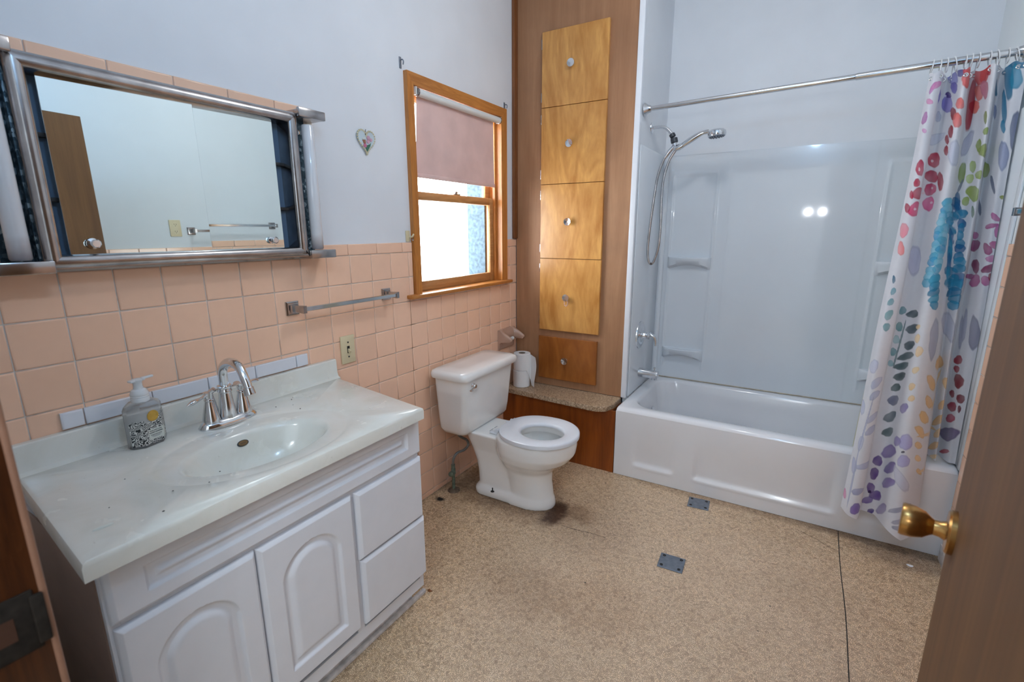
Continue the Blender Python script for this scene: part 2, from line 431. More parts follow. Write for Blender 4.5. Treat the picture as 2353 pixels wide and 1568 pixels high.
T = Matrix.Translation
def sstep(a, b, x): t = max(0, min(1, (x-a)/(b-a))); return t*t*(3-2*t)

# ================================================================== the room shell
CEIL = 2.66; XR = 2.14; YF = -.295; YB = 2.69; PW = -.008
# floor
fl = MB().box(-.25, 2.5, -2.6, 2.85, -.06, 0).build('floor', 'floor', ang=0); struct(fl, 'tan chip patterned vinyl bathroom floor with stains and seams', 'floor')
sm = MB()
pts = catmull([(1.782, 1.985, 0), (1.778, 1.7, 0), (1.781, 1.4, 0), (1.772, 1.0, 0), (1.765, .4, 0), (1.76, -.1, 0)], 6)
for a, b in zip(pts, pts[1:]): sm.add([(a.x-.0016, a.y, .0006), (a.x+.0016, a.y, .0006), (b.x+.0016, b.y, .0006), (b.x-.0016, b.y, .0006)], [(0, 3, 2, 1)])
sm.build('seam', 'dark_gap', fl, 0)
for pts in ([(.689, 1.389), (.76, 1.392), (.82, 1.402), (.894, 1.404)], [(1.62, 1.905), (1.70, 1.866), (1.735, 1.832), (1.765, 1.822)]):
    cr = MB()
    for a, b in zip(pts, pts[1:]): cr.add([(a[0], a[1]-.0012, .0006), (b[0], b[1]-.0012, .0006), (b[0], b[1]+.0012, .0006), (a[0], a[1]+.0012, .0006)], [(0, 1, 2, 3)])
    cr.build('crack', 'dark_gap', fl, 0)
# ceiling
ce = MB().box(-.25, 2.5, -2.6, 2.85, CEIL, CEIL+.08).build('ceiling', 'ceil', ang=0); struct(ce, 'plain white bathroom ceiling', 'ceiling')
# left wall with window opening
WY0, WY1, WZ0, WZ1 = 1.275, 1.990, 1.030, 1.945
m = MB()
m.box(-.20, PW, -.42, WY0, 0, CEIL).box(-.20, PW, WY1, 2.9, 0, CEIL).box(-.20, PW, WY0, WY1, 0, WZ0).box(-.20, PW, WY0, WY1, WZ1, CEIL)
wl = m.build('wall_left', 'paint', ang=0); struct(wl, 'white painted left wall with peach tile wainscot and window', 'wall')
m = MB(); m.box(-.225, -.201, -.6, WY0-.0, 0, CEIL).box(-.225, -.201, WY1, 3.2, 0, CEIL).box(-.225, -.201, WY0, WY1, 0, WZ0).box(-.225, -.201, WY0, WY1, WZ1, CEIL)
m.box(-.225, -.105, WY1-.022, WY1-.004, WZ0, WZ1).box(-.225, -.105, WY0+.004, WY0+.022, WZ0, WZ1).box(-.225, -.105, WY0, WY1, WZ0-.02, WZ0+.016)
m.build('stucco_facing', 'stucco', wl, 0)
# tub alcove walls
wb = MB().box(-.2, 2.45, YB, YB+.12, 0, CEIL).build('wall_back', 'paint', ang=0); struct(wb, 'white painted back wall above the tub surround', 'wall')
wr = MB().box(XR, XR+.12, -.42, YB, 0, CEIL).build('wall_right', 'paint_right', ang=0); struct(wr, 'pale painted right wall with peach tile, seen in the mirror', 'wall')
wc = MB().box(.70, .7245, 2.17, YB, 0, CEIL).build('wall_tub_end', 'paint', ang=0); struct(wc, 'narrow white plumbing wall at the head of the tub', 'wall')
# front wall with door opening
JX, HX, DH = .72, 1.63, 1.95
m = MB(); m.box(-.2, JX-.022, YF-.12, YF, 0, CEIL).box(HX+.022, XR, YF-.12, YF, 0, CEIL).box(JX-.022, HX+.022, YF-.12, YF, DH+.022, CEIL)
wf = m.build('wall_front', 'paint_right', ang=0); struct(wf, 'front wall around the bathroom doorway', 'wall')
# hallway behind the camera
hl = MB(); hl.box(-.25, -.2, -2.6, -.42, 0, CEIL).box(2.4, 2.5, -2.6, -.42, 0, CEIL).box(-.25, 2.5, -2.65, -2.6, 0, CEIL).box(2.26, 2.5, -.43, -.40, 0, CEIL)
struct(hl.build('wall_hall', 'paint_right', ang=0), 'pale hallway walls outside the bathroom door', 'wall')
# door jambs
j = MB().box(JX-.022, JX, YF-.125, YF+.006, 0, DH, .003).build('trim_1', 'jamb', ang=30); struct(j, 'dark red-brown latch-side door jamb', 'trim')
MB().box(JX-.024, JX+.003, YF+.002, YF+.010, 0, DH, .003).build('pale_edge', 'jamb_edge', j)  # room-side edge strip in a paler brown than the jamb
sp = MB().box(JX-.001, JX+.0025, YF-.058, YF-.004, .80, .885, .002)
sp.box(JX+.0005, JX+.0075, YF-.009, YF+.004, .808, .877, .002); po = sp.build('strike_plate', plain('tarnished_bronze', (.022, .018, .015), .85, 0, .3, 60, spec=.05), j)
MB().box(JX+.0022, JX+.0032, YF-.046, YF-.026, .826, .858).build('latch_hole', plain('bare_wood_hole', (.06, .03, .02), .9, spec=.05), po, 0)
j2 = MB().box(HX, HX+.022, YF-.125, YF+.006, 0, DH, .003).build('trim_2', 'jamb', ang=30); struct(j2, 'dark red-brown hinge-side door jamb', 'trim')
j3 = MB().box(JX-.022, HX+.022, YF-.125, YF+.006, DH, DH+.022, .003).build('trim_3', 'jamb', ang=30); struct(j3, 'dark red-brown head jamb over the doorway', 'trim')

# ------------------------------------------------------------------ tiles
P = .1095; ZC = 1.235; G = .0013
tile_cache = {}
def tile_mesh(wy, wz, matname, th=.008):
    k = (round(wy, 4), round(wz, 4), matname, th)
    if k in tile_cache: return tile_cache[k]
    e = min(.0035, wy*.2, wz*.2); a, b = wy/2, wz/2
    vs = [(0, -a, -b), (0, a, -b), (0, a, b), (0, -a, b), (th-.0022, -a, -b), (th-.0022, a, -b), (th-.0022, a, b), (th-.0022, -a, b),
          (th-.0006, -a+e*.35, -b+e*.35), (th-.0006, a-e*.35, -b+e*.35), (th-.0006, a-e*.35, b-e*.35), (th-.0006, -a+e*.35, b-e*.35),
          (th, -a+e, -b+e), (th, a-e, -b+e), (th, a-e, b-e), (th, -a+e, b-e)]
    fs = [(12, 13, 14, 15)]
    for o in (0, 4, 8):
        for i in range(4): fs.append((o+i, o+(i+1) % 4, o+4+(i+1) % 4, o+4+i))
    me = bpy.data.meshes.new('tile'); me.from_pydata(vs, [], fs); me.update()
    me.polygons.foreach_set('use_smooth', [i > 4 for i in range(len(fs))]); me.materials.append(MAT[matname])
    tile_cache[k] = me; return me
def put_tile(parent, x, y0, y1, z0, z1, matname='tile', flip=False, name='tile', th=.008):
    if y1-y0 < .006 or z1-z0 < .006: return
    ob = bpy.data.objects.new(name, tile_mesh(y1-y0-2*G, z1-z0-2*G, matname, th)); col.objects.link(ob)
    ob.location = (x, (y0+y1)/2, (z0+z1)/2)
    if flip: ob.rotation_euler = (0, 0, PI)
    attach(ob, parent)
def split(rect, hole):
    y0, y1, z0, z1 = rect; a, b, c, d = hole
    if y1 <= a or y0 >= b or z1 <= c or z0 >= d: return [rect]
    out = []
    if y0 < a: out.append((y0, a, z0, z1))
    if y1 > b: out.append((b, y1, z0, z1))
    yy0, yy1 = max(y0, a), min(y1, b)
    if z0 < c: out.append((yy0, yy1, z0, c))
    if z1 > d: out.append((yy0, yy1, d, z1))
    return out
WINHOLE = (1.232, 2.034, 1.030, 3)
CORNER = 2.155
for r in range(0, 12):
    z1 = ZC-r*P; z0 = max(z1-P, .002)
    if z1 < .01: continue
    for jx in range(-4, 20):
        y0 = jx*P; y1 = min(y0+P, CORNER); y0 = max(y0, YF+.002)
        if y1-y0 < .01: continue
        if z1 < .80 and y0 > -.14 and y1 < .665: continue          # behind the vanity
        for (a, b, c, d) in split((y0, y1, z0, z1), WINHOLE): put_tile(wl, PW, a, b, c, d)
caps = [(.721, .870), (.870, 1.019), (1.019, 1.168), (1.168, 1.2315), (2.034, CORNER)]
for a, b in caps: put_tile(wl, PW, a, b, ZC, 1.279, th=.009)
for r in range(0, 5):                                             # taller tile field left of the mirror cabinet
    for jx in (-3, -2, -1): put_tile(wl, PW, max(jx*P, YF+.002), (jx+1)*P, ZC+r*P, min(ZC+(r+1)*P, 1.698))
tc = [YF+.002, -.126, .023, .173, .322, .469, .618, .762]
for a, b in zip(tc, tc[1:]): put_tile(wl, PW, a, b, 1.698, 1.739, th=.009)
g = MB().box(PW-.002, PW+.0045, YF, 1.2325, .001, 1.277).box(PW-.002, PW+.0045, 2.033, CORNER, .001, 1.277).box(PW-.002, PW+.0045, 1.2, 2.05, .001, 1.031).box(PW-.002, PW+.0045, YF, .757, 1.27, 1.737)
g.build('grout', 'grout', wl, 0)
wt = [-.053, -.006, .146, .295, .445, .597, .645]
for a, b in zip(wt, wt[1:]): put_tile(wl, .0002, a, b, .853, .897, 'wtile', name='white_tile', th=.0085)
for r in range(0, 11):
    z1 = ZC-r*P; z0 = z1-P
    for jx in range(-2, 18): put_tile(wr, XR, jx*P, min((jx+1)*P, 1.968), z0, z1, flip=True)
y = -.2
while y < 1.95: put_tile(wr, XR, y, min(y+.149, 1.968), ZC, 1.279, flip=True, th=.009); y += .149
MB().box(XR-.0045, XR+.001, YF, 1.969, .001, 1.277).build('grout', 'grout', wr, 0)
struct(MB().box(XR-.014, XR-.0095, .9, 1.972, 0, .07, .002).build('baseboard_right', 'white_dirty'), 'low white baseboard along the right wall', 'baseboard')

# ================================================================== window
win = thing('window_1', 'orange-brown wooden double-hung window in the left wall', 'window', (0, 1.63, WZ0), kind='structure')
CY0, CY1, CZ0, CZ1 = 1.235, 2.032, 1.043, 1.980
def frame_piece(poly_outer, poly_inner, depth0, depth1, name, mat):
    """mitred casing board: outer edge proud of the wall, inner edge sloping inwards"""
    m = MB(); (a, b), (c, d) = poly_outer, poly_inner
    vs = [(PW, *a), (PW, *b), (depth0, *a), (depth0, *b), (depth1, *d), (depth1, *c), (-.045, *d), (-.045, *c)]
    vs = [Vector(v) for v in vs]
    m.add(vs, [(0, 1, 3, 2), (2, 3, 4, 5), (5, 4, 6, 7), (0, 2, 5, 7), (1, 6, 4, 3), (0, 7, 6, 1)])
    return m.build(name, mat, win, 20)
iy0, iy1, iz1 = 1.281, 1.984, 1.934
frame_piece(((CY0, CZ0), (CY0, CZ1)), ((iy0, CZ0), (iy0, iz1)), .012, .006, 'casing', 'casing')
frame_piece(((CY1, CZ0), (CY1, CZ1)), ((iy1, CZ0), (iy1, iz1)), .012, .006, 'casing', 'casing')
frame_piece(((CY0, CZ1), (CY1, CZ1)), ((iy0, iz1), (iy1, iz1)), .012, .006, 'casing', 'casing_h')
# jamb liners
MB().box(-.105, -.044, iy0-.004, iy0, WZ0, WZ1-.004).build('jamb_liner', 'casing', win, 0)
MB().box(-.105, -.044, iy1, iy1+.004, WZ0, WZ1-.004).build('jamb_liner', 'casing', win, 0)
MB().box(-.105, -.044, iy0, iy1, iz1, iz1+.006).build('jamb_liner', 'casing_h', win, 0)
MB().box(-.045, -.030, iy1-.018, iy1, WZ0+.01, iz1).build('stop', 'casing', win, 20)
MB().box(-.045, -.030, iy0, iy0+.010, WZ0+.01, iz1).build('stop', 'casing', win, 20)
# stool
MB().box(-.105, .038, 1.183, 2.052, 1.028, 1.045, .004).build('window_sill', 'casing_h', win)
def sash(x0, x1, z0, z1, rb, rtp, name, st=.048):
    t = MB()
    t.box(x0, x1, iy0+.002, iy0+st, z0, z1, .003).box(x0, x1, iy1-st-.002, iy1-.002, z0, z1, .003)
    t.box(x0, x1, iy0+st, iy1-st-.002, z0, z0+rb, .003).box(x0, x1, iy0+st, iy1-st-.002, z1-rtp, z1, .003)
    s = t.build(name, 'sash', win)
    MB().box((x0+x1)/2-.002, (x0+x1)/2+.002, iy0+st-.004, iy1-st+.002, z0+rb-.004, z1-rtp+.004).build('pane', 'glass', s, 0)
    return s
ls = sash(-.068, -.044, 1.0455, 1.505, .046, .038, 'lower_sash'); us = sash(-.098, -.073, 1.468, iz1-.002, .04, .04, 'upper_sash')
MB().box(-.073, -.046, 1.615, 1.665, 1.5052, 1.512, .002).box(-.066, -.050, 1.632, 1.648, 1.512, 1.524, .003).build('sash_lock', 'chrome_old', ls)

# roller blind
rb = thing('roller_blind', 'dusty pink roller blind half drawn over the wooden window', 'blind', (-.005, 1.63, 1.56))
MB().lathe([(.0165, 0), (.0165, .655)], 20, T((-.005, 1.318, 1.914)) @ vrot((0, 1, 0))).build('roller', 'roller_white', rb)
for y0, y1 in ((1.306, 1.318), (1.973, 1.983)):
    MB().lathe([(.005, 0), (.017, .002), (.018, (y1-y0)*.7), (.012, y1-y0)], 20, T((-.005, y0, 1.914)) @ vrot((0, 1, 0))).build('end_cap', 'chrome_old', rb)
for y in (1.296, 1.9835): MB().box(-.030, .006, y, y+.006, 1.90, 1.932, .001).build('bracket', 'roller_white', rb)
def blindf(u, v):
    yl = 1.326-.032*v; yr = 1.942+.0*v; y = yl+(yr-yl)*u
    return (-.0205+.004*math.sin(u*5+v*2)*v+.002*v, y, 1.905-(.338+.004*u)*v)
MB().grid(blindf, 24, 16).build('fabric', 'shade', rb)
hem = MB().box(-.021, -.0135, 1.288, 1.946, 1.562, 1.581, .0025).build('hem_slat', 'shade', rb)
# curtain rod brackets above the window corners
for (y, z, lab) in ((1.219, 2.005, 'small grey metal curtain bracket above the window corner nearest the mirror'), (2.036, 1.996, 'small grey metal curtain bracket above the window corner nearest the cabinet')):
    h = thing('curtain_bracket', lab, 'bracket', (PW, y, z-.02), 'old curtain brackets by the window')
    MB().box(PW, PW+.003, y-.006, y+.006, z-.022, z+.022, .001).build('plate', 'pewter', h)
    MB().tube(catmull([(PW+.002, y, z+.008), (PW+.014, y, z+.010), (PW+.02, y, z+.002), (PW+.017, y, z-.010)], 4), .0025, 8).build('hook', 'pewter', h)
# cord cleat
cl = thing('cord_cleat', 'ivory plastic cord clip beside the window casing', 'clip', (PW, 1.214, 1.285))
MB().box(PW, PW+.006, 1.200, 1.224, 1.281, 1.329, .002).build('plate', 'ivory', cl)
MB().tube(catmull([(PW+.004, 1.220, 1.300), (PW+.02, 1.222, 1.303), (PW+.024, 1.228, 1.314)], 4), .004, 8).build('prong', 'ivory', cl)
MB().tube(catmull([(PW+.012, 1.230, 1.301), (PW+.013, 1.235, 1.296), (PW+.013, 1.233, 1.286), (PW+.013, 1.228, 1.290)], 4), .002, 6).build('loop', 'chrome', cl)

# ================================================================== mirror cabinet with tube lights
mc = thing('medicine_cabinet', 'chrome framed sliding mirror cabinet with side tube lights', 'mirror cabinet', (0, .308, 1.24))
FX = .060; MY0, MY1, MZ0, MZ1 = -.036, .652, 1.243, 1.700; OY0, OY1, OZ0, OZ1 = .000, .616, 1.276, 1.665
bx = MB(); bx.box(.001, .004, OY0-.02, OY1+.02, OZ0-.02, OZ1+.02).box(.001, .05, OY0-.02, OY0-.0165, OZ0-.02, OZ1+.02).box(.001, .05, OY1+.0165, OY1+.02, OZ0-.02, OZ1+.02).box(.001, .05, OY0-.02, OY1+.02, OZ1+.016, OZ1+.02).box(.001, .05, OY0-.02, OY1+.02, OZ0-.02, OZ0-.016)
bx.build('case', 'cab_inside', mc, 0)
def bar_profile(w):    # rounded moulding section: (across, out)
    pts = []
    for i in range(9):
        a = PI*i/8; pts.append((w*(.5-.5*math.cos(a)), .012+.018*math.sin(a)**.7))
    return [(0, -.034)]+pts+[(w, -.034)]
def rail(p_out, p_in, w, name):
    """mitred rail; p_out / p_in = ((y,z),(y,z)) outer and inner edge end points"""
    prof = bar_profile(w); rings = []
    for e in range(2):
        o = Vector((0, *p_out[e])); i = Vector((0, *p_in[e])); ring = []
        for (s, d) in prof:
            q = o.lerp(i, s/w); ring.append(Vector((FX-.022+d, q.y, q.z)))
        rings.append(ring)
    return MB().loft(rings).build(name, 'chrome_old', mc, 50)
rail(((MY0, MZ0), (MY1, MZ0)), ((OY0, OZ0), (OY1, OZ0)), .035, 'frame_rail'); rail(((MY0, MZ1), (MY1, MZ1)), ((OY0, OZ1), (OY1, OZ1)), .035, 'frame_rail')
rail(((MY0, MZ0), (MY0, MZ1)), ((OY0, OZ0), (OY0, OZ1)), .035, 'frame_rail'); rail(((MY1, MZ0), (MY1, MZ1)), ((OY1, OZ0), (OY1, OZ1)), .035, 'frame_rail')
def pane(y0, y1, x, yaw, pitch, ky):
    yc = (y0+y1)/2; zc = (OZ0+OZ1)/2
    b = MB().box(-.0022, .0022, -(y1-y0)/2, (y1-y0)/2, -(OZ1-OZ0)/2-.004, (OZ1-OZ0)/2+.004, .0007, 1)
    ob = b.build('mirror_pane', 'mirror', origin=(0, 0, 0), ang=0)
    ob.matrix_world = T((x, yc, zc)) @ Matrix.Rotation(yaw, 4, 'Z') @ Matrix.Rotation(pitch, 4, 'Y')
    bpy.context.view_layer.update()
    mw = ob.matrix_world.copy(); ob.parent = mc; ob.matrix_parent_inverse = T(-mc.location)
    k = MB().lathe([(.013, 0), (.013, .002), (.006, .004), (.0055, .012), (.010, .016), (.0105, .021), (.008, .0235)], 18, T((x+.003, ky, 1.300)) @ vrot((1, 0, 0)))
    kb = k.build('knob', 'chrome'); attach_to_rot(kb, ob)
    return ob
def attach_to_rot(ob, parent):
    bpy.context.view_layer.update(); ob.parent = parent; ob.matrix_parent_inverse = parent.matrix_world.inverted()
YAWM = -.034
pane(.020, .338, .0405, YAWM, -.0127, .064); pane(.330, .577, .0300, YAWM, -.0036, .536)
for y0, y1 in ((OY0-.016, .045), (.555, OY1+.016)):
    for z in (1.395, 1.535):
        MB().box(.004, .022, y0, y1, z, z+.010, .001).build('shelf_bracket', 'dark_metal', mc)
for sgn, ye in ((1, MY1), (-1, MY0)):
    lo, hi = sorted((ye, ye+sgn*.058))
    MB().box(.010, .014, lo, hi, MZ0+.015, MZ1-.012).box(.010, .045, *sorted((ye, ye+sgn*.003)), MZ0+.015, MZ1-.012).build('reflector', 'galv', mc, 0)
    yc = ye+sgn*.036
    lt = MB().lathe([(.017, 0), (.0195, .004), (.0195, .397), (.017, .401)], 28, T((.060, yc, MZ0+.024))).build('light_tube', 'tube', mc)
    for z0, z1 in ((MZ0-.006, MZ0+.022), (MZ1-.014, MZ1+.014)):
        lo, hi = sorted((ye-sgn*.012, ye+sgn*.090))
        br = MB().box(.0745, .088, lo, hi, z0, z1, .003).box(.001, .0740, *sorted((ye+sgn*.0015, ye+sgn*.089)), z0+.001, z1-.001, .002).build('bracket', 'chrome_old', mc)
    MB().lathe([(.008, 0), (.008, .003), (.004, .005)], 12, T((.015, ye+sgn*.03, MZ1-.05)) @ vrot((1, 0, 0))).build('screw', 'chrome', mc)

# ================================================================== heart plaque
hp = thing('heart_plaque', 'small heart shaped floral plaque with rope edge on white wall', 'plaque', (PW, 1.002, 1.622))
def heart(s=1.0, n=48):
    o = []
    for i in range(n):
        t = 2*PI*i/n; o.append((16*math.sin(t)**3/32*s, (13*math.cos(t)-5*math.cos(2*t)-2*math.cos(3*t)-math.cos(4*t))/32*s))
    return o
HM = T((PW, 1.002, 1.672)) @ Matrix(((0, 0, 1, 0), (1, 0, 0, 0), (0, 1, 0, 0), (0, 0, 0, 1)))
MB().prism([(x*.086, y*.094) for x, y in heart()], .007, HM).build('plate', plain('pale_blue_glaze', (.55, .64, .68), .3), hp)
rope = MB()
hh = heart(1, 40)
for i, (x, y) in enumerate(hh):
    p = HM @ Vector((x*.088, y*.096, .006)); rope.sphere(p, .0042, 6, (1, 1, 1))
rope.build('rope_edge', plain('cream_rope_glaze', (.62, .56, .38), .4), hp)
def blobm(poly, h0, h1, name, mat):
    MB().prism([(x, y) for x, y in poly], h1-h0, HM @ T((0, 0, h0)), .0005).build(name, mat, hp)
def circ(cx, cy, r, n=12, ry=None): return [(cx+r*math.cos(2*PI*i/n), cy+(ry or r)*math.sin(2*PI*i/n)) for i in range(n)]
blobm([(-.022, .0), (-.006, .002), (-.004, -.018), (-.012, -.020)], .007, .009, 'basket', plain('terracotta_glaze', (.30, .13, .08), .4))
blobm([(-.012, -.022), (.016, -.012), (.022, -.006), (.018, -.018), (.0, -.042)], .007, .0085, 'leaves', plain('green_glaze', (.045, .16, .10), .4))
pk = plain('pink_glaze', (.62, .36, .46), .4); dk = plain('rose_glaze', (.55, .16, .28), .4)
for c, r, mt in (((.009, .010), .0085, pk), ((.007, -.003), .008, pk), ((.022, .004), .006, pk), ((-.010, -.020), .0075, dk)): blobm(circ(*c, r), .007, .0105, 'rose', mt)
blobm([(-.024, .004), (-.012, .012), (-.004, .008), (-.014, .002)], .007, .009, 'bird', plain('white_glaze', (.66, .72, .70), .4))
MB().tube(catmull([(PW+.010, .995, 1.690), (PW+.006, 1.0, 1.705), (PW+.003, 1.005, 1.713)], 4), .0012, 6).build('hanging_wire', 'dark_metal', hp)

# ================================================================== switch, outlet
sw = thing('light_switch', 'ivory toggle light switch plate on the peach tile', 'light switch', (0, .829, .815))
MB().box(.0005, .007, .795, .863, .815, .927, .003).build('plate', 'ivory', sw)
MB().box(.0065, .0078, .823, .835, .857, .885).build('slot', 'dark_gap', sw, 0)
MB().box(.004, .020, .8255, .8325, .864, .878, .002, M=T((0, .829, .870)) @ Matrix.Rotation(R(25), 4, 'Y') @ T((0, -.829, -.870))).build('toggle', 'ivory', sw)
for z in (.842, .900): MB().lathe([(.0035, 0), (.0035, .0015), (.002, .002)], 10, T((.0065, .829, z)) @ vrot((1, 0, 0))).build('screw', 'dark_metal', sw)
ol = thing('wall_outlet', 'ivory double wall outlet on the right wall, reflected in mirror', 'outlet', (XR, 1.064, 1.35))
MB().box(XR-.0065, XR, 1.031, 1.097, 1.348, 1.452, .003).build('plate', 'ivory', ol)
for z in (1.378, 1.422):
    fc = MB().lathe([(.0165, 0), (.0165, .002)], 16, T((XR-.0062, 1.064, z)) @ vrot((-1, 0, 0))).build('receptacle', 'ivory', ol)
    for y in (1.058, 1.070): MB().box(XR-.0087, XR-.008, y-.001, y+.001, z-.002, z+.007).build('slot', 'dark_gap', fc, 0)
    MB().lathe([(.0022, 0), (.0022, .0006)], 8, T((XR-.0082, 1.064, z-.007)) @ vrot((-1, 0, 0))).build('ground_hole', 'dark_gap', fc, 0)

# ================================================================== towel bars
def towel_bar(lab, wx, sg, y0, y1, z, out=.062, mat='chrome_old', bw=.0075):
    t = thing('towel_bar', lab, 'towel bar', (wx, (y0+y1)/2, z-.022), 'towel bars')
    for y in (y0, y1):
        m = MB()
        m.loft([[(wx+sg*d, y+a*k, z+b*k) for a, b in ((-1, -1), (1, -1), (1, 1), (-1, 1))] for d, k in ((.0005, .024), (.005, .024), (.007, .020), (.011, .019), (.012, .014), (.02, .012))])
        m.build('wall_plate', mat, t)
        m = MB().loft([[(wx+sg*d, y+a*k, z+b*k2) for a, b in ((-1, -1), (1, -1), (1, 1), (-1, 1))] for d, k, k2 in ((.018, .0065, .011), (.045, .006, .012), (out+.010, .007, .013), (out+.012, .006, .012))])
        m.build('arm', mat, t)
    m = MB().loft([[(wx+sg*(out+c*bw), y, z+s_*bw) for c, s_ in ((-1, -.8), (-.8, -1), (.8, -1), (1, -.8), (1, .8), (.8, 1), (-.8, 1), (-1, .8))] for y in (y0+.004, y1-.004)])
    m.build('bar', 'chrome', t)
    return t
towel_bar('square chrome towel bar on the peach tile beside the window', 0, 1, .605, 1.052, 1.066)
towel_bar('chrome towel bar on the right wall, seen in the mirror', XR, -1, 1.155, 1.735, 1.382)

# ================================================================== linen cabinet in the corner
lc = thing('linen_cabinet', 'tall built-in plywood linen cabinet with stacked square doors', 'cabinet', (.35, 2.16, .39))
MB().box(.0015, .697, 2.155, 2.168, .392, CEIL-.002).build('face_panel', 'ply', lc, 0)
MB().box(PW+.001, .012, 2.117, 2.1545, 1.281, CEIL-.002, .003).build('corner_trim', 'trim_wood', lc)
DX0, DX1 = .173, .551
zs = [(1.987, 2.362), (1.583, 1.984), (1.170, 1.580), (.744, 1.167)]
kn = {}
for i, (z0, z1) in enumerate(zs+[(.441, .703)]):
    d = MB().box(DX0 if i < 4 else .169, DX1 if i < 4 else .545, 2.137, 2.1545, z0, z1, .0012, 1).build('door', 'maple' if i < 4 else 'maple_dark', lc)
    kz = (2.183, 1.788, 1.375, .947, .567)[i]
    MB().lathe([(.011, 0), (.009, .004), (.0075, .012), (.016, .018), (.0205, .022), (.0205, .0245), (.002, .0212)], 28, T((.352, 2.137, kz)) @ vrot((0, -1, 0))).build('knob', 'chrome', d)
    for hz in ((z0+.055, z1-.055) if i < 4 else (z0+.07, z1-.07)):
        hb = MB().box(DX0-.011, DX0-.001, 2.150, 2.1548, hz-.025, hz+.025, .001)
        hb.lathe([(.003, 0), (.003, .05)], 8, T((DX0-.003, 2.1475, hz-.025))); hb.build('hinge', 'chrome_old', d)
hm = catmull([(.352, 2.119, .950), (.362, 2.117, .938), (.366, 2.116, .915), (.358, 2.116, .900), (.347, 2.116, .905), (.345, 2.117, .930), (.352, 2.119, .950)], 5)
tag(MB().tube(hm, .0022, 8).build('hair_tie', plain('pink_white_elastic', (.75, .45, .40), .7, var=.5, scale=120)), 'pink and white elastic loop hanging on a cabinet knob', 'hair tie')

# ledge in front of the cabinet
lg = thing('corner_ledge', 'low boxed ledge with speckled top below the linen cabinet', 'ledge', (.36, 2.07, 0))
pl = [(.0015, 2.1545), (.0015, 1.972)]+[(.60+.085*math.cos(R(a)), 1.935+.06+.06*math.sin(R(a))) for a in range(270, 361, 15)]+[(.697, 2.03), (.697, 2.1545)]
MB().prism(pl, .027, T((0, 0, .3635)), .003).build('top', 'ledge', lg)
MB().box(.0015, .722, 1.990, 2.004, .001, .363).build('front_panel', 'base_panel', lg, 0)
MB().box(.0015, .70, 2.006, 2.15, .001, .362).build('box', 'base_panel', lg, 0)
# white corner strip of the tub wall
st = MB().box(.6975, .7255, 2.142, 2.172, .396, CEIL-.002, .002).build('trim_4', 'white_trim'); struct(st, 'narrow white corner strip between linen cabinet and tub', 'trim')

# toilet paper rolls
def tp_roll(x, y, z, lab, loose=False):
    t = thing('toilet_paper_roll', lab, 'toilet paper', (x, y, z), 'toilet paper rolls on the ledge')
    MB().lathe([(.021, .001), (.049, 0), (.052, .003), (.052, .101), (.049, .104), (.021, .103)], 32, T((x, y, z)), cap=False).build('roll', 'paper', t)
    MB().lathe([(.0208, .001), (.0208, .1035), (.0195, .1035), (.0195, .001)], 20, T((x, y, z)), cap=False).build('core', 'cardboard', t)
    if loose:
        def sheet(u, v):
            a = R(-60+70*min(u*2, 1)); r = .0535
            px = x+r*math.cos(a); py = y+r*math.sin(a); k = max(0, u-.45)
            return (px+k*.085+.01*k*math.sin(v*5), py-.02*k*2+.006*math.sin(v*6)*k, z+.100-(.19)*v*(.25+.75*min(1, u*1.6))-.02*k)
        MB().grid(sheet, 18, 14).build('loose_sheet', 'paper', t)
tp_roll(.092, 2.062, .3908, 'lower of the two toilet paper rolls stacked on the ledge')
tp_roll(.094, 2.063, .4955, 'upper toilet paper roll with a loose sheet hanging down', True)
# ceramic paper holder on the wall
th = thing('paper_holder', 'peach ceramic toilet paper holder on tile above the toilet tank', 'paper holder', (0, 2.02, .64))
rings = []
for i in range(33):
    t = -1+2*i/32; e = sstep(.62, .80, abs(t)); r_ = 1-.35*max(0, (abs(t)-.88)/.12)**2
    ho = (.030+.062*e)*r_; zt = .752-.004*e
    prof = [(.0005, .630), (.0005, zt+.002), (.016, zt+.002), (.016+(ho-.016)*.55, zt-.010-.010*e), (ho, zt-.030-.012*e), (ho+.002*e, zt-.052), (ho-.010, zt-.066), (.016+.010*e, zt-.070), (.013, zt-.078), (.012, .640), (.008, .630)]
    rings.append([Vector((x, 2.020+.085*t, z)) for x, z in prof])
MB().loft(rings).build('body', 'ceramic_peach', th, 50)
MB().lathe([(.010, 0), (.010, .018), (.007, .022)], 14, T((.078, 1.964, .706)) @ vrot((0, 1, 0))).build('roller_stub', 'roller_white', th)

# ================================================================== vanity
va = thing('vanity_cabinet', 'white vanity cabinet with arched raised-panel doors and drawers', 'cabinet', (.25, .25, 0))
VY0, VY1 = -.172, .688
m = MB(); m.box(.012, .4615, VY1-.015, VY1, .095, .738).box(.012, .4615, VY0+.004, VY0+.018, .095, .738).box(.012, .022, VY0+.019, VY1-.016, .096, .736).box(.023, .460, VY0+.019, VY1-.016, .0965, .110).box(.03, .409, VY0+.02, VY0+.032, .001, .0945).box(.03, .409, VY1-.024, VY1-.012, .001, .0945)
m.build('carcass', 'white_cab', va, 0)
MB().box(.012, .455, VY0-.001, VY0+.0035, .001, .738).build('side_panel', 'side_lam', va, 0)
m = MB(); m.box(.462, .474, VY0, VY0+.02, .09, .738).box(.462, .474, .390, .416, .1305, .5795).box(.462, .474, VY1-.018, VY1, .09, .738).box(.462, .474, VY0+.0205, VY1-.0185, .09, .130).box(.462, .474, VY0+.0205, VY1-.0185, .58, .612).box(.462, .474, VY0+.0205, VY1-.0185, .722, .738).box(.462, .474, .4165, VY1-.0185, .355, .385).box(.462, .4735, .095, .125, .1305, .5795)
m.build('face_frame', 'white_cab', va, 0)
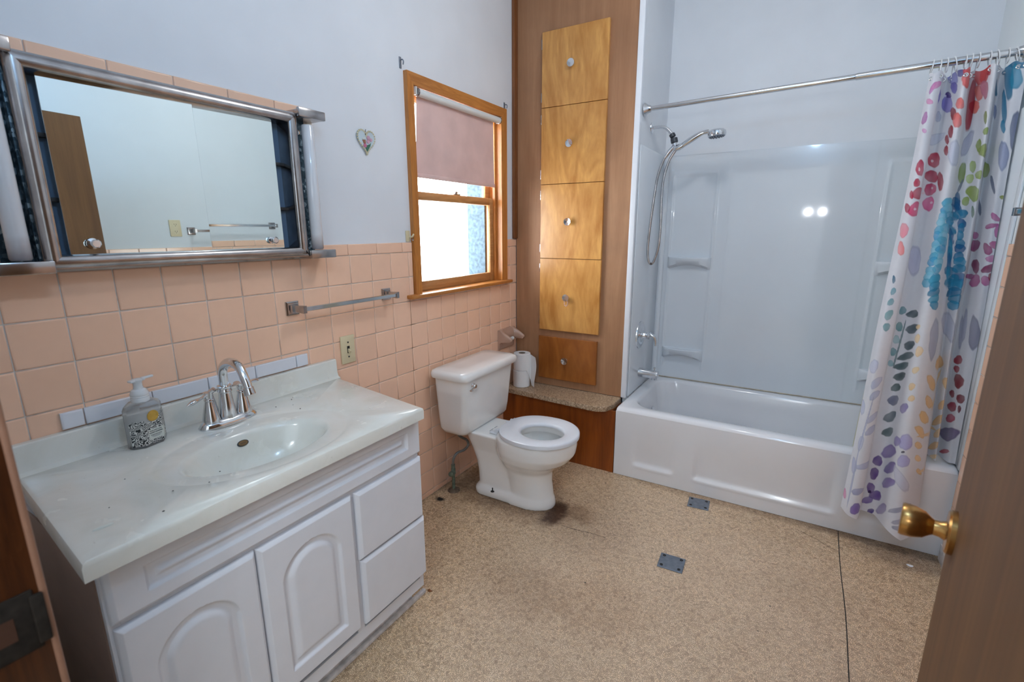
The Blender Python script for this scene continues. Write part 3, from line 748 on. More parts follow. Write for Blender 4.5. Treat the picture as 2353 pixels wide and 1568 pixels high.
MB().box(.41, .418, VY0, VY1-.005, .012, .094).build('toe_kick', 'white_dirty', va, 0)
MB().box(.418, .434, VY0, .742, .001, .016, .003).build('shoe_moulding', 'white_dirty', va)
def panel_front(name, y0, y1, z0, z1, kind, x0=.4745, th=.0165):
    """routed front: height field over (y,z); outline flat, moulded groove, raised centre"""
    w, h = y1-y0, z1-z0
    nx = max(30, int(w/.0021)); nz = max(24, int(h/.0021))
    def sd(y, z):
        # signed distance (inside positive) from the groove outline
        if kind == 'flat': return None
        if kind == 'rect':
            a, b = w/2-.062, h/2-.036
            return min(a-abs(y-w/2), b-abs(z-h/2))
        a = w/2-.052; cx = y-w/2
        zt = h-.052; R_ = (a*a+.07*.07)/(2*.07); cz = zt-R_
        return min(a-abs(cx), z-.052, R_-math.hypot(cx, z-cz) if z > cz else 9)
    def hgt(y, z):
        e = min(y, w-y, z, h-z); hh = th
        if e < .012: hh = th-.007*(1-min(1, max(0, (e-.002)/.008)))**1.2-(.003 if e < .002 else 0)
        d = sd(y, z)
        if d is not None and d > 0:
            if d < .008: hh = th-.0085*math.sin(d/.008*PI/2)
            elif d < .018: hh = th-.0085
            elif d < .021: hh = th-.0085+.002*(d-.018)/.003
            elif d < .034: hh = th-.0065+.0065*math.sin((d-.021)/.013*PI/2)
            else: hh = th
        return hh
    ys = sorted(set([0, .002, .004, .007, .010, .012, w-.012, w-.010, w-.007, w-.004, w-.002, w]+[w*i/nx for i in range(nx+1)]))
    zs_ = sorted(set([0, .002, .004, .007, .010, .012, h-.012, h-.010, h-.007, h-.004, h-.002, h]+[h*i/nz for i in range(nz+1)]))
    vs = []; fs = []; A = len(ys); B = len(zs_)
    for z in zs_:
        for y in ys: vs.append((x0+hgt(y, z), y0+y, z0+z))
    for jz in range(B-1):
        for i in range(A-1): fs.append((jz*A+i, jz*A+i+1, (jz+1)*A+i+1, (jz+1)*A+i))
    ring = [i for i in range(A)]+[jz*A+A-1 for jz in range(1, B)]+[(B-1)*A+i for i in range(A-2, -1, -1)]+[jz*A for jz in range(B-2, 0, -1)]
    o = len(vs); vs += [(x0, vs[i][1], vs[i][2]) for i in ring]; n = len(ring)
    for i in range(n): fs.append((ring[i], ring[(i+1) % n], o+(i+1) % n, o+i))
    fs.append(tuple(range(o, o+n)))
    return MB().add(vs, fs).build(name, 'white_cab', va, 40)
panel_front('false_front', -.168, .690, .606, .736, 'rect')
panel_front('door', -.166, .109, .150, .594, 'arch'); panel_front('door', .113, .396, .150, .594, 'arch')
panel_front('drawer', .410, .690, .372, .591, 'flat'); panel_front('drawer', .414, .694, .145, .367, 'flat')

# countertop with integral bowl
vt = thing('washbasin_counter', 'cream cultured marble vanity top with moulded oval basin', 'countertop', (.26, .26, .742))
CT = .780
SC = (.322, .250); SA = (.120, .190)          # bowl semi axes along x and y
OUT = [(.022, -.154), (.528, -.202), (.528, .668), (.022, .752)]
def outer_pt(a, inset=0.0):
    """point of the counter outline in direction a from the bowl centre"""
    c = Vector(SC); d = Vector((math.cos(a), math.sin(a))); best = None
    for i in range(4):
        p = Vector(OUT[i]); q = Vector(OUT[(i+1) % 4]); e = q-p
        det = d.x*(-e.y)-d.y*(-e.x)
        if abs(det) < 1e-9: continue
        r = p-c; t = (r.x*(-e.y)-r.y*(-e.x))/det; s_ = (d.x*r.y-d.y*r.x)/det
        if t > 0 and -1e-6 <= s_ <= 1+1e-6 and (best is None or t < best): best = t
    return c+d*(best-inset)
angs = sorted(set([2*PI*i/96 for i in range(96)]+[math.atan2(p[1]-SC[1], p[0]-SC[0]) % (2*PI) for p in OUT]))
rings = []
def ell(k, z, dx=0.0, ky=None): return [Vector((SC[0]+dx+SA[0]*k*math.cos(a), SC[1]+SA[1]*(ky or k)*math.sin(a), z)) for a in angs]
rings.append([Vector((*outer_pt(a, 0.0), CT-.038)) for a in angs])
rings.append([Vector((*outer_pt(a, 0.0), CT-.010)) for a in angs])
rings.append([Vector((*outer_pt(a, .003), CT-.003)) for a in angs])
rings.append([Vector((*outer_pt(a, .010), CT)) for a in angs])
def ell2(k, kx, z):
    o = []
    for a in angs:
        p = Vector((SC[0]-.005+kx*math.cos(a), SC[1]+.005+k*math.sin(a))); q = outer_pt(a, .014); c = Vector(SC)
        if (p-c).length > (q-c).length: p = q
        o.append(Vector((p.x, p.y, z)))
    return o
rings.append(ell2(.262, .186, CT)); rings.append(ell2(.255, .180, CT-.0035)); rings.append(ell2(.245, .172, CT-.005))
rings.append(ell(1.06, CT-.006)); rings.append(ell(1.0, CT-.010)); rings.append(ell(.955, CT-.022)); rings.append(ell(.86, CT-.060)); rings.append(ell(.70, CT-.100)); rings.append(ell(.45, CT-.125)); rings.append(ell(.12, CT-.134))
MB().loft(rings, False, True).build('top_slab', 'counter', vt, 40)
# backsplash with coved foot
bs = [(.0008, CT-.03), (.0008, CT+.070), (.016, CT+.070), (.020, CT+.067), (.0215, CT+.060), (.0225, CT+.020), (.028, CT+.006), (.040, CT), (.040, CT-.03)]
MB().loft([[Vector((x, -.156, z)) for x, z in bs], [Vector((x, .755-.10*max(0, x-.02), z)) for x, z in bs]]).build('backsplash', 'counter', vt, 30)
md = T((SC[0]-SA[0]*.915, SC[1]+.012, CT-.036)) @ vrot((.80, 0, .42))
mdl = MB().loft([[md @ Vector((.0085*k*math.cos(2*PI*i/24), .0155*k*math.sin(2*PI*i/24), z)) for i in range(24)] for k, z in ((.86, -.002), (.86, .0022), (.80, .003))]).build('overflow_medallion', 'medal', vt)
MB().loft([[md @ Vector((.0088*k*math.cos(2*PI*i/24), .0162*k*math.sin(2*PI*i/24), z)) for i in range(24)] for k, z in ((1, -.002), (1, .0016), (.92, .0022))]).build('medallion_rim', 'ink', mdl)
MB().lathe([(.022, 0), (.020, .003), (.004, .003)], 20, T((SC[0], SC[1], CT-.133))).build('drain', 'chrome', vt)
tag(MB().loft([[Vector((.430+.005*k*math.cos(a), -.135+.017*k*math.sin(a)+.003*math.cos(a), z)) for a in [2*PI*i/16 for i in range(16)]] for k, z in ((1, CT+.0004), (.8, CT+.0022), (.3, CT+.003))]).build('soap_smear', 'label_white'), 'small dried white soap smear near the counter corner', 'smear')
# specks of dirt on the counter
spk = MB()
for (x, y) in ((.43, .06), (.40, .00), (.47, -.05), (.15, .47), (.20, .46), (.40, .10), (.25, -.03), (.10, .50), (.085, .515), (.12, .43), (.36, -.10)):
    s_ = .0012+random.random()*.0014; spk.sphere((x, y, CT+.0006), s_, 6, (1, 1.3, .5))
so = tag(spk.build('dirt_specks', 'dark_gap'), 'scattered dark dirt specks on the vanity top', 'dirt', kind='stuff')

# faucet
fa = thing('faucet', 'chrome two-handle high-arc faucet behind the basin', 'faucet', (.112, .285, CT))
FXc, FYc, FZ = .112, .285, CT-.001
m = MB()
def ov(a, b, z): return [Vector((FXc+a*math.copysign(abs(math.cos(t))**.75, math.cos(t)), FYc+b*math.copysign(abs(math.sin(t))**.9, math.sin(t)), z)) for t in [2*PI*i/40 for i in range(40)]]
m.loft([ov(.029, .083, FZ), ov(.029, .083, FZ+.006), ov(.026, .078, FZ+.014), ov(.021, .071, FZ+.021), ov(.015, .064, FZ+.023)]).build('base', 'chrome', fa, 50)
m = MB().lathe([(.0245, .018), (.0235, .03), (.019, .065), (.0165, .092), (.0165, .094), (.0190, .096), (.0190, .099), (.0172, .102), (.0172, .108), (.0190, .111), (.0185, .114), (.0130, .116)], 28, T((FXc, FYc, FZ)))
m.build('spout_body', 'chrome', fa)
sp_path = [(FXc, FYc, FZ+.11), (FXc, FYc, FZ+.145)]+[(FXc+.056-.056*math.cos(R(a)), FYc+.0*a, FZ+.145+.045*math.sin(R(a))) for a in range(15, 150, 15)]+[(FXc+.114, FYc+.002, FZ+.138), (FXc+.119, FYc+.002, FZ+.122)]
m = MB().tube(sp_path, [.0125]*(len(sp_path)-3)+[.012, .0118, .0118], 18)
e0 = Vector(sp_path[-1]); dirn = (Vector(sp_path[-1])-Vector(sp_path[-2])).normalized()
m.lathe([(.0135, 0), (.0145, .002), (.0140, .005), (.0155, .018), (.0150, .021), (.0125, .0215)], 24, T(e0-dirn*.004) @ vrot(dirn)); m.build('spout', 'chrome', fa)
for sgn in (-1, 1):
    yc = FYc+sgn*.047
    h = MB().lathe([(.0235, .018), (.0225, .026), (.0165, .058), (.0115, .078), (.0115, .080), (.0130, .082), (.0125, .086), (.010, .088), (.0115, .098), (.0125, .106)], 24, T((FXc, yc, FZ))).build('handle_body', 'chrome', fa)
    tipx = FXc+(.034 if sgn < 0 else -.024)
    pth = catmull([(FXc+.008 if sgn < 0 else FXc+.006, yc-sgn*.014, FZ+.112), (FXc, yc, FZ+.101), (FXc+(tipx-FXc)*.4, yc+sgn*.028, FZ+.097), (FXc+(tipx-FXc)*.8, yc+sgn*.052, FZ+.097), (tipx, yc+sgn*.075, FZ+.093)], 5)
    nn = len(pth); rad = []
    for i in range(nn):
        t = i/(nn-1); rad.append(.0115 if t < .15 else .0115-.0050*min(1, (t-.15)/.3) if t < .5 else .0065+.0045*math.sin(min(1, (t-.5)/.35)*PI/2) if t < .85 else .0095*max(.08, (1-t)/.15))
    MB().tube(pth, rad, 14, flat=.62).build('lever', 'chrome', fa, 60)
MB().tube([(FXc-.020, FYc-.012, FZ+.02), (FXc-.032, FYc-.020, FZ+.082), (FXc-.034, FYc-.0215, FZ+.092), (FXc-.0355, FYc-.022, FZ+.100), (FXc-.036, FYc-.0225, FZ+.102)], [.0026, .0026, .0045, .0062, .004], 12).build('lift_rod', 'chrome', fa)

# soap dispenser
sb = thing('soap_dispenser', 'clear plastic foaming soap bottle with black and white damask label', 'soap dispenser', (.078, .090, CT))
SR = T((.078, .090, CT)) @ Matrix.Rotation(R(12), 4, 'Z')     # local +x faces the room
def octo(w, d, c, z): # w along local y, d along local x
    w, d = w/2, d/2
    return [Vector(p+(z,)) for p in ((d, -w+c), (d, w-c), (d-c, w), (-d+c, w), (-d, w-c), (-d, -w+c), (-d+c, -w), (d-c, -w))]
W_, D_, C_ = .088, .056, .020
MB().loft([octo(W_-.006, D_-.006, C_-.002, 0), octo(W_, D_, C_, .004), octo(W_, D_, C_, .104), octo(W_-.008, D_-.006, C_-.002, .113), octo(W_-.030, D_-.014, .012, .119), octo(.036, .036, .011, .121)], M=SR).build('bottle', 'bottle', sb, 30)
MB().lathe([(.0205, .119), (.0205, .129), (.0195, .131), (.0205, .133), (.0195, .135), (.0205, .137), (.0200, .142), (.0165, .150), (.011, .153), (.0105, .158)], 24, SR).build('collar', 'clear_white', sb)
m = MB().lathe([(.0095, .155), (.0098, .170), (.0125, .174), (.0125, .178), (.006, .180)], 20, SR)
m.box(-.0085, .0085, -.020, .016, .1720, .1785, .003, 2, M=SR).box(-.005, .005, .010, .040, .1740, .1800, .0028, 2, M=SR); m.build('pump_head', 'clear_white', sb)
# label wrapping front face and both chamfers
def lab_pt(s_, z, off=.0009):
    """walk round the front: s in metres from the front centre"""
    hw = W_/2-C_; dg = C_*math.sqrt(2); d = D_/2+off
    if abs(s_) <= hw: return SR @ Vector((d, s_, z))
    k = min((abs(s_)-hw)/dg, 1.0); sg = 1 if s_ > 0 else -1
    return SR @ Vector((d-C_*k+off*.0, sg*(hw+C_*k+off), z))
def labtop(s_):
    return .074 if s_ < -.018 else (.066+.000*s_ if s_ < .008 else .066+.022*min(1, (s_-.008)/.02))
srange = [-.052+.104*i/52 for i in range(53)]
m = MB(); n = len(srange); rows = 8
for jz in range(rows+1):
    for s_ in srange: m.v.append(tuple(lab_pt(s_, .008+(labtop(s_)-.008)*jz/rows)))
for jz in range(rows):
    for i in range(n-1): m.f.append((jz*n+i, jz*n+i+1, (jz+1)*n+i+1, (jz+1)*n+i))
lb = m.build('label', 'scroll', sb, 0)
m = MB(); q = [lab_pt(s_, z, .0014) for s_, z in ((-.013, .018), (.030, .018), (.030, .045), (-.013, .045))]
m = MB().loft([[lab_pt(s_, .018, .0014) for s_ in (-.013, .024, .038)], [lab_pt(s_, .046, .0014) for s_ in (-.013, .024, .038)]], False, False, closed=False); m.build('name_panel', 'label_white', lb, 0)
def text(body, size, M, name, mat, parent, ext=.0002):
    c = bpy.data.curves.new(name, 'FONT'); c.body = body; c.size = size; c.extrude = ext; c.align_x = 'CENTER'; c.align_y = 'CENTER'; c.resolution_u = 2
    o = bpy.data.objects.new(name, c); col.objects.link(o); bpy.context.view_layer.update()
    me = bpy.data.meshes.new_from_object(o.evaluated_get(bpy.context.evaluated_depsgraph_get())); bpy.data.objects.remove(o)
    me.transform(M); me.materials.clear(); me.materials.append(MAT[mat])
    ob = bpy.data.objects.new(name, me); col.objects.link(ob)
    cen = Vector(M.translation); me.transform(T(-cen)); ob.location = cen
    attach(ob, parent); return ob
FACE = SR @ T((D_/2+.0019, .0055, .034)) @ Matrix(((0, 0, 1, 0), (1, 0, 0, 0), (0, 1, 0, 0), (0, 0, 0, 1)))
text('MICHEL DESIGN WORKS', .0030, FACE @ T((0, .0075, 0)), 'lettering', 'ink', lb)
text('HONEY ALMOND', .0044, FACE @ T((0, .0022, 0)), 'lettering', 'ink', lb)
text('Foaming Shea Butter Hand Soap', .0022, FACE @ T((0, -.0035, 0)), 'lettering', 'ink', lb)
for k_, w_ in ((-.0066, .026), (-.0092, .018)): MB().box(-w_/2, w_/2, k_-.0004, k_+.0004, 0, .0002, M=FACE).build('printed_line', 'pewter', lb, 0)
MB().lathe([(.0130, 0), (.0146, .0008), (.0142, .0022), (.0105, .0022), (.0100, .0015), (.002, .0017)], 26, SR @ T((D_/2+.0006, .004, .081)) @ vrot((1, 0, 0))).build('gold_seal', 'gold', sb)
text('IMPERIAL', .0040, md @ T((0, 0, .0031)) @ Matrix.Rotation(R(90), 4, 'Z'), 'lettering', 'ink', mdl)

# ================================================================== toilet
to = thing('toilet', 'white two-piece toilet with open seat and no lid', 'toilet', (.35, 1.508, 0))
TY = 1.508
def tank_ring(x0, x1, hw, r, z): return [Vector((p.x, p.y, z)) for p in rrect(x0, x1, TY+.012-hw, TY+.012+hw, r, 0, 5)]
m = MB().loft([tank_ring(.06, .17, .165, .03, .342), tank_ring(.045, .190, .190, .035, .350), tank_ring(.036, .204, .203, .035, .372), tank_ring(.034, .210, .206, .032, .42), tank_ring(.030, .222, .219, .03, .600), tank_ring(.030, .225, .221, .03, .640)])
m.build('tank', 'porcelain', to, 50)
m = MB().loft([tank_ring(.032, .230, .226, .03, .638), tank_ring(.024, .243, .243, .035, .642), tank_ring(.022, .246, .246, .036, .650), tank_ring(.022, .246, .246, .036, .664), tank_ring(.026, .241, .241, .036, .675), tank_ring(.040, .226, .226, .034, .681), tank_ring(.09, .17, .15, .03, .683)])
m.build('tank_lid', 'porcelain', to, 50)
fh = MB().lathe([(.013, 0), (.013, .004), (.009, .007), (.009, .014), (.011, .016), (.009, .020)], 18, T((.2225, 1.362, .606)) @ vrot((1, 0, 0))).build('flush_handle', 'chrome', to)
MB().tube([(.236, 1.364, .607), (.243, 1.345, .604), (.246, 1.322, .599), (.247, 1.312, .598)], [.0055, .0065, .0085, .006], 10, flat=.6).build('lever', 'chrome', fh)
def egg(x0, x1, hw, z, n=40, back=.72, pw=1.0):
    """egg outline, blunt towards the tank (x0), rounder at the front (x1)"""
    cx = x0+(x1-x0)*.52; o = []
    for i in range(n):
        a = 2*PI*i/n; c, s_ = math.cos(a), math.sin(a)
        rx = (x1-cx) if c > 0 else (cx-x0)
        e = 1.0 if c > 0 else back
        o.append(Vector((cx+rx*math.copysign(abs(c)**e, c), TY-.002+hw*math.copysign(abs(s_)**(1.0 if c > 0 else .92), s_), z)))
    return o
# bowl body: front bowl + pedestal + trapway block + foot, fused by a voxel remesh
bd = MB()
bd.loft([egg(.345, .590, .082, .012), egg(.345, .585, .082, .06), egg(.335, .575, .085, .13), egg(.325, .575, .092, .185), egg(.315, .61, .125, .225), egg(.305, .66, .158, .258), egg(.300, .688, .172, .295), egg(.300, .694, .176, .335), egg(.302, .692, .174, .362), egg(.31, .685, .168, .368)])
def rr2(x0, x1, hw, r, z): return [Vector((p.x, p.y, z)) for p in rrect(x0, x1, TY-hw, TY+hw, r, 0, 6)]
bd.loft([rr2(.165, .50, .088, .05, .0), rr2(.163, .52, .091, .05, .030), rr2(.172, .50, .084, .05, .045), rr2(.185, .44, .072, .05, .06)])
bd.loft([egg(.30, .594, .094, .0), egg(.30, .596, .095, .02), egg(.31, .59, .088, .05)])
bd.loft([rr2(.178, .42, .074, .05, .04), rr2(.174, .42, .074, .05, .12), rr2(.165, .42, .076, .05, .18), rr2(.145, .42, .086, .05, .25), rr2(.140, .44, .104, .04, .305), rr2(.140, .42, .118, .035, .345), rr2(.145, .40, .116, .03, .350)])
bo = bd.build('bowl', 'porcelain', None, 0)
md_ = bo.modifiers.new('r', 'REMESH'); md_.mode = 'VOXEL'; md_.voxel_size = .006; md_.use_smooth_shade = True
sm_ = bo.modifiers.new('s', 'SMOOTH'); sm_.factor = .5; sm_.iterations = 8
cut = MB()
def hole(k, z, dx=0): return [Vector((.520+dx+.118*k*math.cos(2*PI*i/40), TY+.098*k*math.sin(2*PI*i/40), z)) for i in range(40)]
cut.loft([hole(.35, .175, -.02), hole(.60, .19, -.015), hole(.85, .24), hole(1.08, .295), hole(1.12, .325), hole(1.02, .337), hole(1.0, .342), hole(1.0, .40)])
co = cut.build('cutter', 'porcelain', None, 0)
bm_ = bo.modifiers.new('b', 'BOOLEAN'); bm_.operation = 'DIFFERENCE'; bm_.object = co; bm_.solver = 'EXACT'
bpy.context.view_layer.update()
me = bpy.data.meshes.new_from_object(bo.evaluated_get(bpy.context.evaluated_depsgraph_get()))
me.polygons.foreach_set('use_smooth', [True]*len(me.polygons)); me.set_sharp_from_angle(angle=R(50))
bo.modifiers.clear(); bo.data = me; bpy.data.objects.remove(co); attach(bo, to)
MB().loft([hole(.70, .216, -.012), hole(.70, .217, -.012)]).build('water', 'bowl_in', to, 0)
# seat: ring with rounded section
def seat_ring(kind, z):
    if kind == 'o': return egg(.318, .703, .182, z, 56, .80)
    return [Vector((  .524+.106*math.cos(2*PI*i/56), TY-.002+.093*math.sin(2*PI*i/56), z)) for i in range(56)]
oo, ii = seat_ring('o', 0), seat_ring('i', 0)
sec = [(0, .3705), (-.004, .3745), (-.004, .382), (.004, .3885), (.10, .392), (.5, .3915), (.85, .388), (.97, .383), (1.0, .376), (1.0, .3705)]
rings = [[Vector((o.x+(i.x-o.x)*s_, o.y+(i.y-o.y)*s_, z)) for o, i in zip(oo, ii)] for s_, z in sec]; rings.append(rings[0])
se = MB().loft(rings, False, False).build('seat', 'seat', to, 60)
for y in (TY-.075, TY+.075):
    hg = MB().box(.275, .318, y-.011, y+.011, .352, .362, .003)
    hg.lathe([(.009, 0), (.009, .026), (.006, .028)], 14, T((.318, y-.013, .372)) @ vrot((0, 1, 0))).box(.300, .325, y-.007, y+.007, .355, .378, .003).build('seat_hinge', 'seat', to)
for y in (TY-.088, TY+.088):
    MB().lathe([(.010, 0), (.010, .002), (.007, .004), (.003, .005), (.003, .020), (.001, .021)], 12, T((.29, y, .040))).build('floor_bolt', 'dark_metal', to)
for (a_, b_) in ((-.065, -.030), (-.022, .006)):
    MB().tube([(.262+.0022*math.sin(i*1.9), TY+a_+(b_-a_)*i/24, .3535) for i in range(25)], .0006, 5).build('script_mark', 'pewter', bo)
# water supply
ws = thing('supply_line', 'grey flexible water supply tube on a green stop valve', 'pipe', (.07, 1.386, 0))
MB().lathe([(.033, 0), (.030, .005), (.018, .009), (.011, .012)], 22, T((.07, 1.386, .0005))).build('escutcheon', 'rust', ws)
m = MB().lathe([(.0085, 0), (.0085, .085), (.012, .087), (.012, .115), (.010, .118), (.010, .14)], 14, T((.07, 1.386, .008))); m.lathe([(.009, 0), (.009, .022), (.013, .024), (.013, .034), (.008, .037)], 12, T((.07, 1.384, .108)) @ vrot((.3, -1, 0))); m.build('stop_valve', 'copper_green', ws)
MB().tube(catmull([(.07, 1.386, .14), (.072, 1.388, .178), (.082, 1.408, .205), (.095, 1.450, .208), (.10, 1.480, .225), (.095, 1.478, .252), (.088, 1.450, .275), (.082, 1.425, .300), (.08, 1.41, .345)], 7), .0068, 10).build('tube', 'grey_tube', ws)

# ================================================================== bathtub
tb = thing('bathtub', 'white alcove bathtub with recessed panels on the apron', 'bathtub', (1.435, 2.33, 0))
TX0, TX1, TY0, TY1, TZ = .7265, 2.1385, 1.984, 2.6885, .392
def rbx(x, z, x0, x1, z0, z1, s_=.016):
    return sstep(x0-s_, x0+s_, x)*(1-sstep(x1-s_, x1+s_, x))*sstep(z0-s_, z0+s_, z)*(1-sstep(z1-s_, z1+s_, z))
def apron(u, v):
    x = TX0+(TX1-TX0)*u; z = .002+(TZ-.020)*v
    y = TY0+.004*(1-v)
    y += .012*(1-sstep(.10, .34, z))*(rbx(x, z, .835, 1.040, .085, .36)+rbx(x, z, 1.150, 1.748, .085, .36)+rbx(x, z, 1.86, 2.06, .085, .36))
    y -= .0035*rbx(x, z, .845, 1.035, .068, .082, .007)+.0035*rbx(x, z, 1.150, 1.748, .068, .082, .007)
    y -= .012*sstep(.80, 1, v)*0
    return (x, y, z)
MB().grid(apron, 150, 44).build('apron', 'tub', tb, 60)
# rim and basin
def rct(x0, x1, y0, y1, r, z, k=12): return rrect(x0, x1, y0, y1, r, z, k)
ix0, ix1, iyA, iyB = .795, 2.075, 2.062, 2.642
rings = [rct(TX0, TX1, TY0, TY1, .006, TZ-.020), rct(TX0+.001, TX1-.001, TY0+.004, TY1, .01, TZ-.008), rct(TX0+.004, TX1-.003, TY0+.014, TY1, .015, TZ-.001), rct(TX0+.01, TX1-.01, TY0+.028, TY1-.006, .02, TZ+.001),
         rct(ix0-.012, ix1+.012, iyA-.014, iyB+.012, .13, TZ), rct(ix0-.003, ix1+.003, iyA-.004, iyB+.003, .125, TZ-.005), rct(ix0+.004, ix1-.004, iyA+.004, iyB-.003, .12, TZ-.018),
         rct(ix0+.02, ix1-.04, iyA+.015, iyB-.012, .12, TZ-.10), rct(ix0+.045, ix1-.12, iyA+.03, iyB-.03, .12, .12), rct(ix0+.07, ix1-.18, iyA+.055, iyB-.055, .11, .075), rct(ix0+.12, ix1-.25, iyA+.11, iyB-.11, .09, .062)]
MB().loft(rings, False, True).build('basin', 'tub', tb, 60)
ovf = MB().lathe([(.034, 0), (.034, .003), (.030, .007), (.010, .008)], 26, T((.834, 2.345, .268)) @ vrot((1, 0, .16))).build('overflow_plate', 'chrome', tb)
MB().lathe([(.004, 0), (.004, .004)], 10, T((.842, 2.345, .258)) @ vrot((1, 0, .16))).build('screw', 'chrome', ovf)
MB().lathe([(.030, 0), (.027, .003), (.006, .004)], 22, T((1.0, 2.35, .063))).build('drain', 'chrome', tb)
# caulk bead along the tub edge
struct(MB().box(.742, 2.12, YB-.010, YB-.004, TZ+.0015, TZ+.007, .002).build('trim_5', plain('old_caulk', (.52, .44, .33), .7, var=.25, scale=30)), 'yellowed caulk bead along the back of the tub', 'trim')

# surround
su = thing('tub_surround', 'white moulded acrylic tub surround with corner shelves', 'tub surround', (1.43, 2.68, .4))
SZ0, SZ1 = TZ+.006, 1.757
def back_panel(u, v):
    x = .7275+(2.137-.7275)*u; z = SZ0+(SZ1-SZ0)*v
    y = YB-.004
    for x0, x1 in ((.792, 1.028), (1.836, 2.07)):
        a = rbx(x, z, x0, x1, .47, 1.645, .010); y += -.0062+.0062*a if False else -.006*(rbx(x, z, x0-.012, x1+.012, .47, 1.657, .006)-a)
    for xs in (1.105, 1.775): y -= .0012*sstep(xs-.004, xs+.004, x) if xs < 1.5 else -.0012*sstep(xs-.004, xs+.004, x)
    y -= .003*sstep(.985, 1.0, v)*0
    return (x, y, z)
MB().grid(back_panel, 260, 150).build('back_panel', 'surround', su, 60)
MB().box(.7265, 2.1385, YB-.0055, YB-.001, SZ1, SZ1+.003).build('top_edge', 'surround', su, 0)
MB().box(.7255, .7305, 2.174, YB-.004, SZ0, SZ1, .0015).build('end_panel', 'surround', su)
MB().box(XR-.006, XR-.001, 2.014, YB-.004, SZ0, SZ1, .0015).build('end_panel', 'surround', su)
MB().lathe([(.018, 0), (.018, SZ1-SZ0)], 24, T((.7425, YB-.016, SZ0))).build('corner_cove', 'surround', su)
MB().box(XR-.0085, XR-.0005, 1.972, 2.012, TZ+.004, CEIL-.01, .003).build('edge_strip', 'surround', su)
def caddy(x0, x1, zt, th=.062, dep=.062):
    n = 24; rings = []
    for i in range(n+1):
        t = i/n; x = x0+(x1-x0)*t; k = math.sin(PI*t)**.55 if 0 < t < 1 else 0
        d = .004+(dep-.004)*(.12+.88*math.sin(PI*t)**.6 if 0 < t < 1 else .12); zb = zt-th+.030*math.sin(PI*t)
        yb = YB-.003
        rings.append([Vector((x, yb, zt)), Vector((x, yb-d*.25, zt-.004)), Vector((x, yb-d*.7, zt-.004)), Vector((x, yb-d*.9, zt)), Vector((x, yb-d, zt-.004)), Vector((x, yb-d*.98, zt-.016)), Vector((x, yb-d*.80, zb)), Vector((x, yb, zb-.018))])
    return MB().loft(rings).build('shelf', 'surround', su, 50)
for a in ((.784, 1.036, 1.168), (.786, 1.034, .598), (1.828, 2.085, 1.168), (1.83, 2.085, .598)): caddy(*a)

# shower rod
RY, RZ = 2.205, 1.938
rd = thing('shower_rod', 'chrome tension shower rod across the tub alcove', 'shower rod', (1.43, RY, RZ))
def rodz(x): return 1.928+(x-.73)/(2.14-.73)*.036
def rpt(x): return Vector((x, RY, rodz(x)))
MB().tube([rpt(.74), rpt(1.62)], .0115, 18).build('inner_tube', 'chrome', rd)
MB().tube([rpt(1.612), rpt(1.618), rpt(2.128)], [.0118, .0138, .0138], 18).build('outer_tube', 'chrome', rd)
for x, s_ in ((.7306, 1), (XR-.0062, -1)):
    MB().lathe([(.032, 0), (.032, .003), (.027, .010), (.019, .020), (.0165, .030), (.0150, .033), (.012, .034)], 26, T((x, RY, rodz(x))) @ vrot((s_, 0, 0))).build('flange', 'chrome', rd)
# shower head
sh = thing('hand_shower', 'chrome hand shower on a bracket with looping metal hose', 'hand shower', (.73, 2.37, 1.83))
SY = 2.372
MB().lathe([(.029, 0), (.028, .003), (.020, .007), (.011, .010)], 24, T((.7246, SY, 1.868)) @ vrot((1, 0, 0))).build('wall_flange', 'chrome', sh)
MB().tube(catmull([(.730, SY, 1.868), (.770, SY, 1.868), (.797, SY, 1.862), (.818, SY, 1.845), (.838, SY, 1.822)], 6), .0088, 14).build('arm', 'chrome', sh)
ax = Vector((.5, 0, -.85)).normalized()
m = MB().lathe([(.013, 0), (.0155, .002), (.0155, .018), (.012, .020)], 12, T((.832, SY, 1.828)) @ vrot(ax)); m.lathe([(.018, 0), (.0185, .004), (.0185, .022), (.014, .026)], 14, T((.845, SY, 1.805)) @ vrot((.25, 0, -1))); m.build('swivel_nut', 'black_rubber', sh)
m = MB().tube([(.849, SY, 1.786), (.853, SY, 1.765), (.856, SY, 1.748)], [.012, .0135, .015], 14); m.tube([(.856, SY, 1.752), (.876, SY, 1.757), (.893, SY, 1.764)], [.015, .016, .013], 14); m.build('holder', 'chrome', sh)
hp_ = catmull([(.868, SY, 1.748), (.905, SY, 1.772), (.945, SY, 1.796), (.985, SY, 1.816), (1.020, SY, 1.822)], 6); nn = len(hp_)
MB().tube(hp_, [.009+.006*math.sin(PI*min(1, i/(nn-1)*1.15)) if i < nn-4 else .011 for i in range(nn)], 16).build('handle', 'chrome', sh)
hd = Vector((.10, 0, -1)).normalized()
MB().lathe([(.018, -.016), (.034, -.012), (.044, -.002), (.0455, .010), (.043, .019), (.040, .021)], 30, T((1.058, SY, 1.815)) @ vrot(hd)).build('spray_head', 'chrome', sh)
sf = MB().lathe([(.039, .0205), (.039, .0225), (.03, .024)], 26, T((1.058, SY, 1.815)) @ vrot(hd)).build('spray_face', 'pewter', sh)
nz = MB()
for r_, n_ in ((.012, 6), (.022, 10), (.032, 14)):
    for i in range(n_):
        nz.lathe([(.0022, .023), (.0016, .0265)], 6, T((1.058, SY, 1.815)) @ vrot(hd) @ T((r_*math.cos(2*PI*i/n_), r_*math.sin(2*PI*i/n_), 0)))
no = nz.build('spray_nozzles', 'black_rubber', sf); no['kind'] = 'stuff'
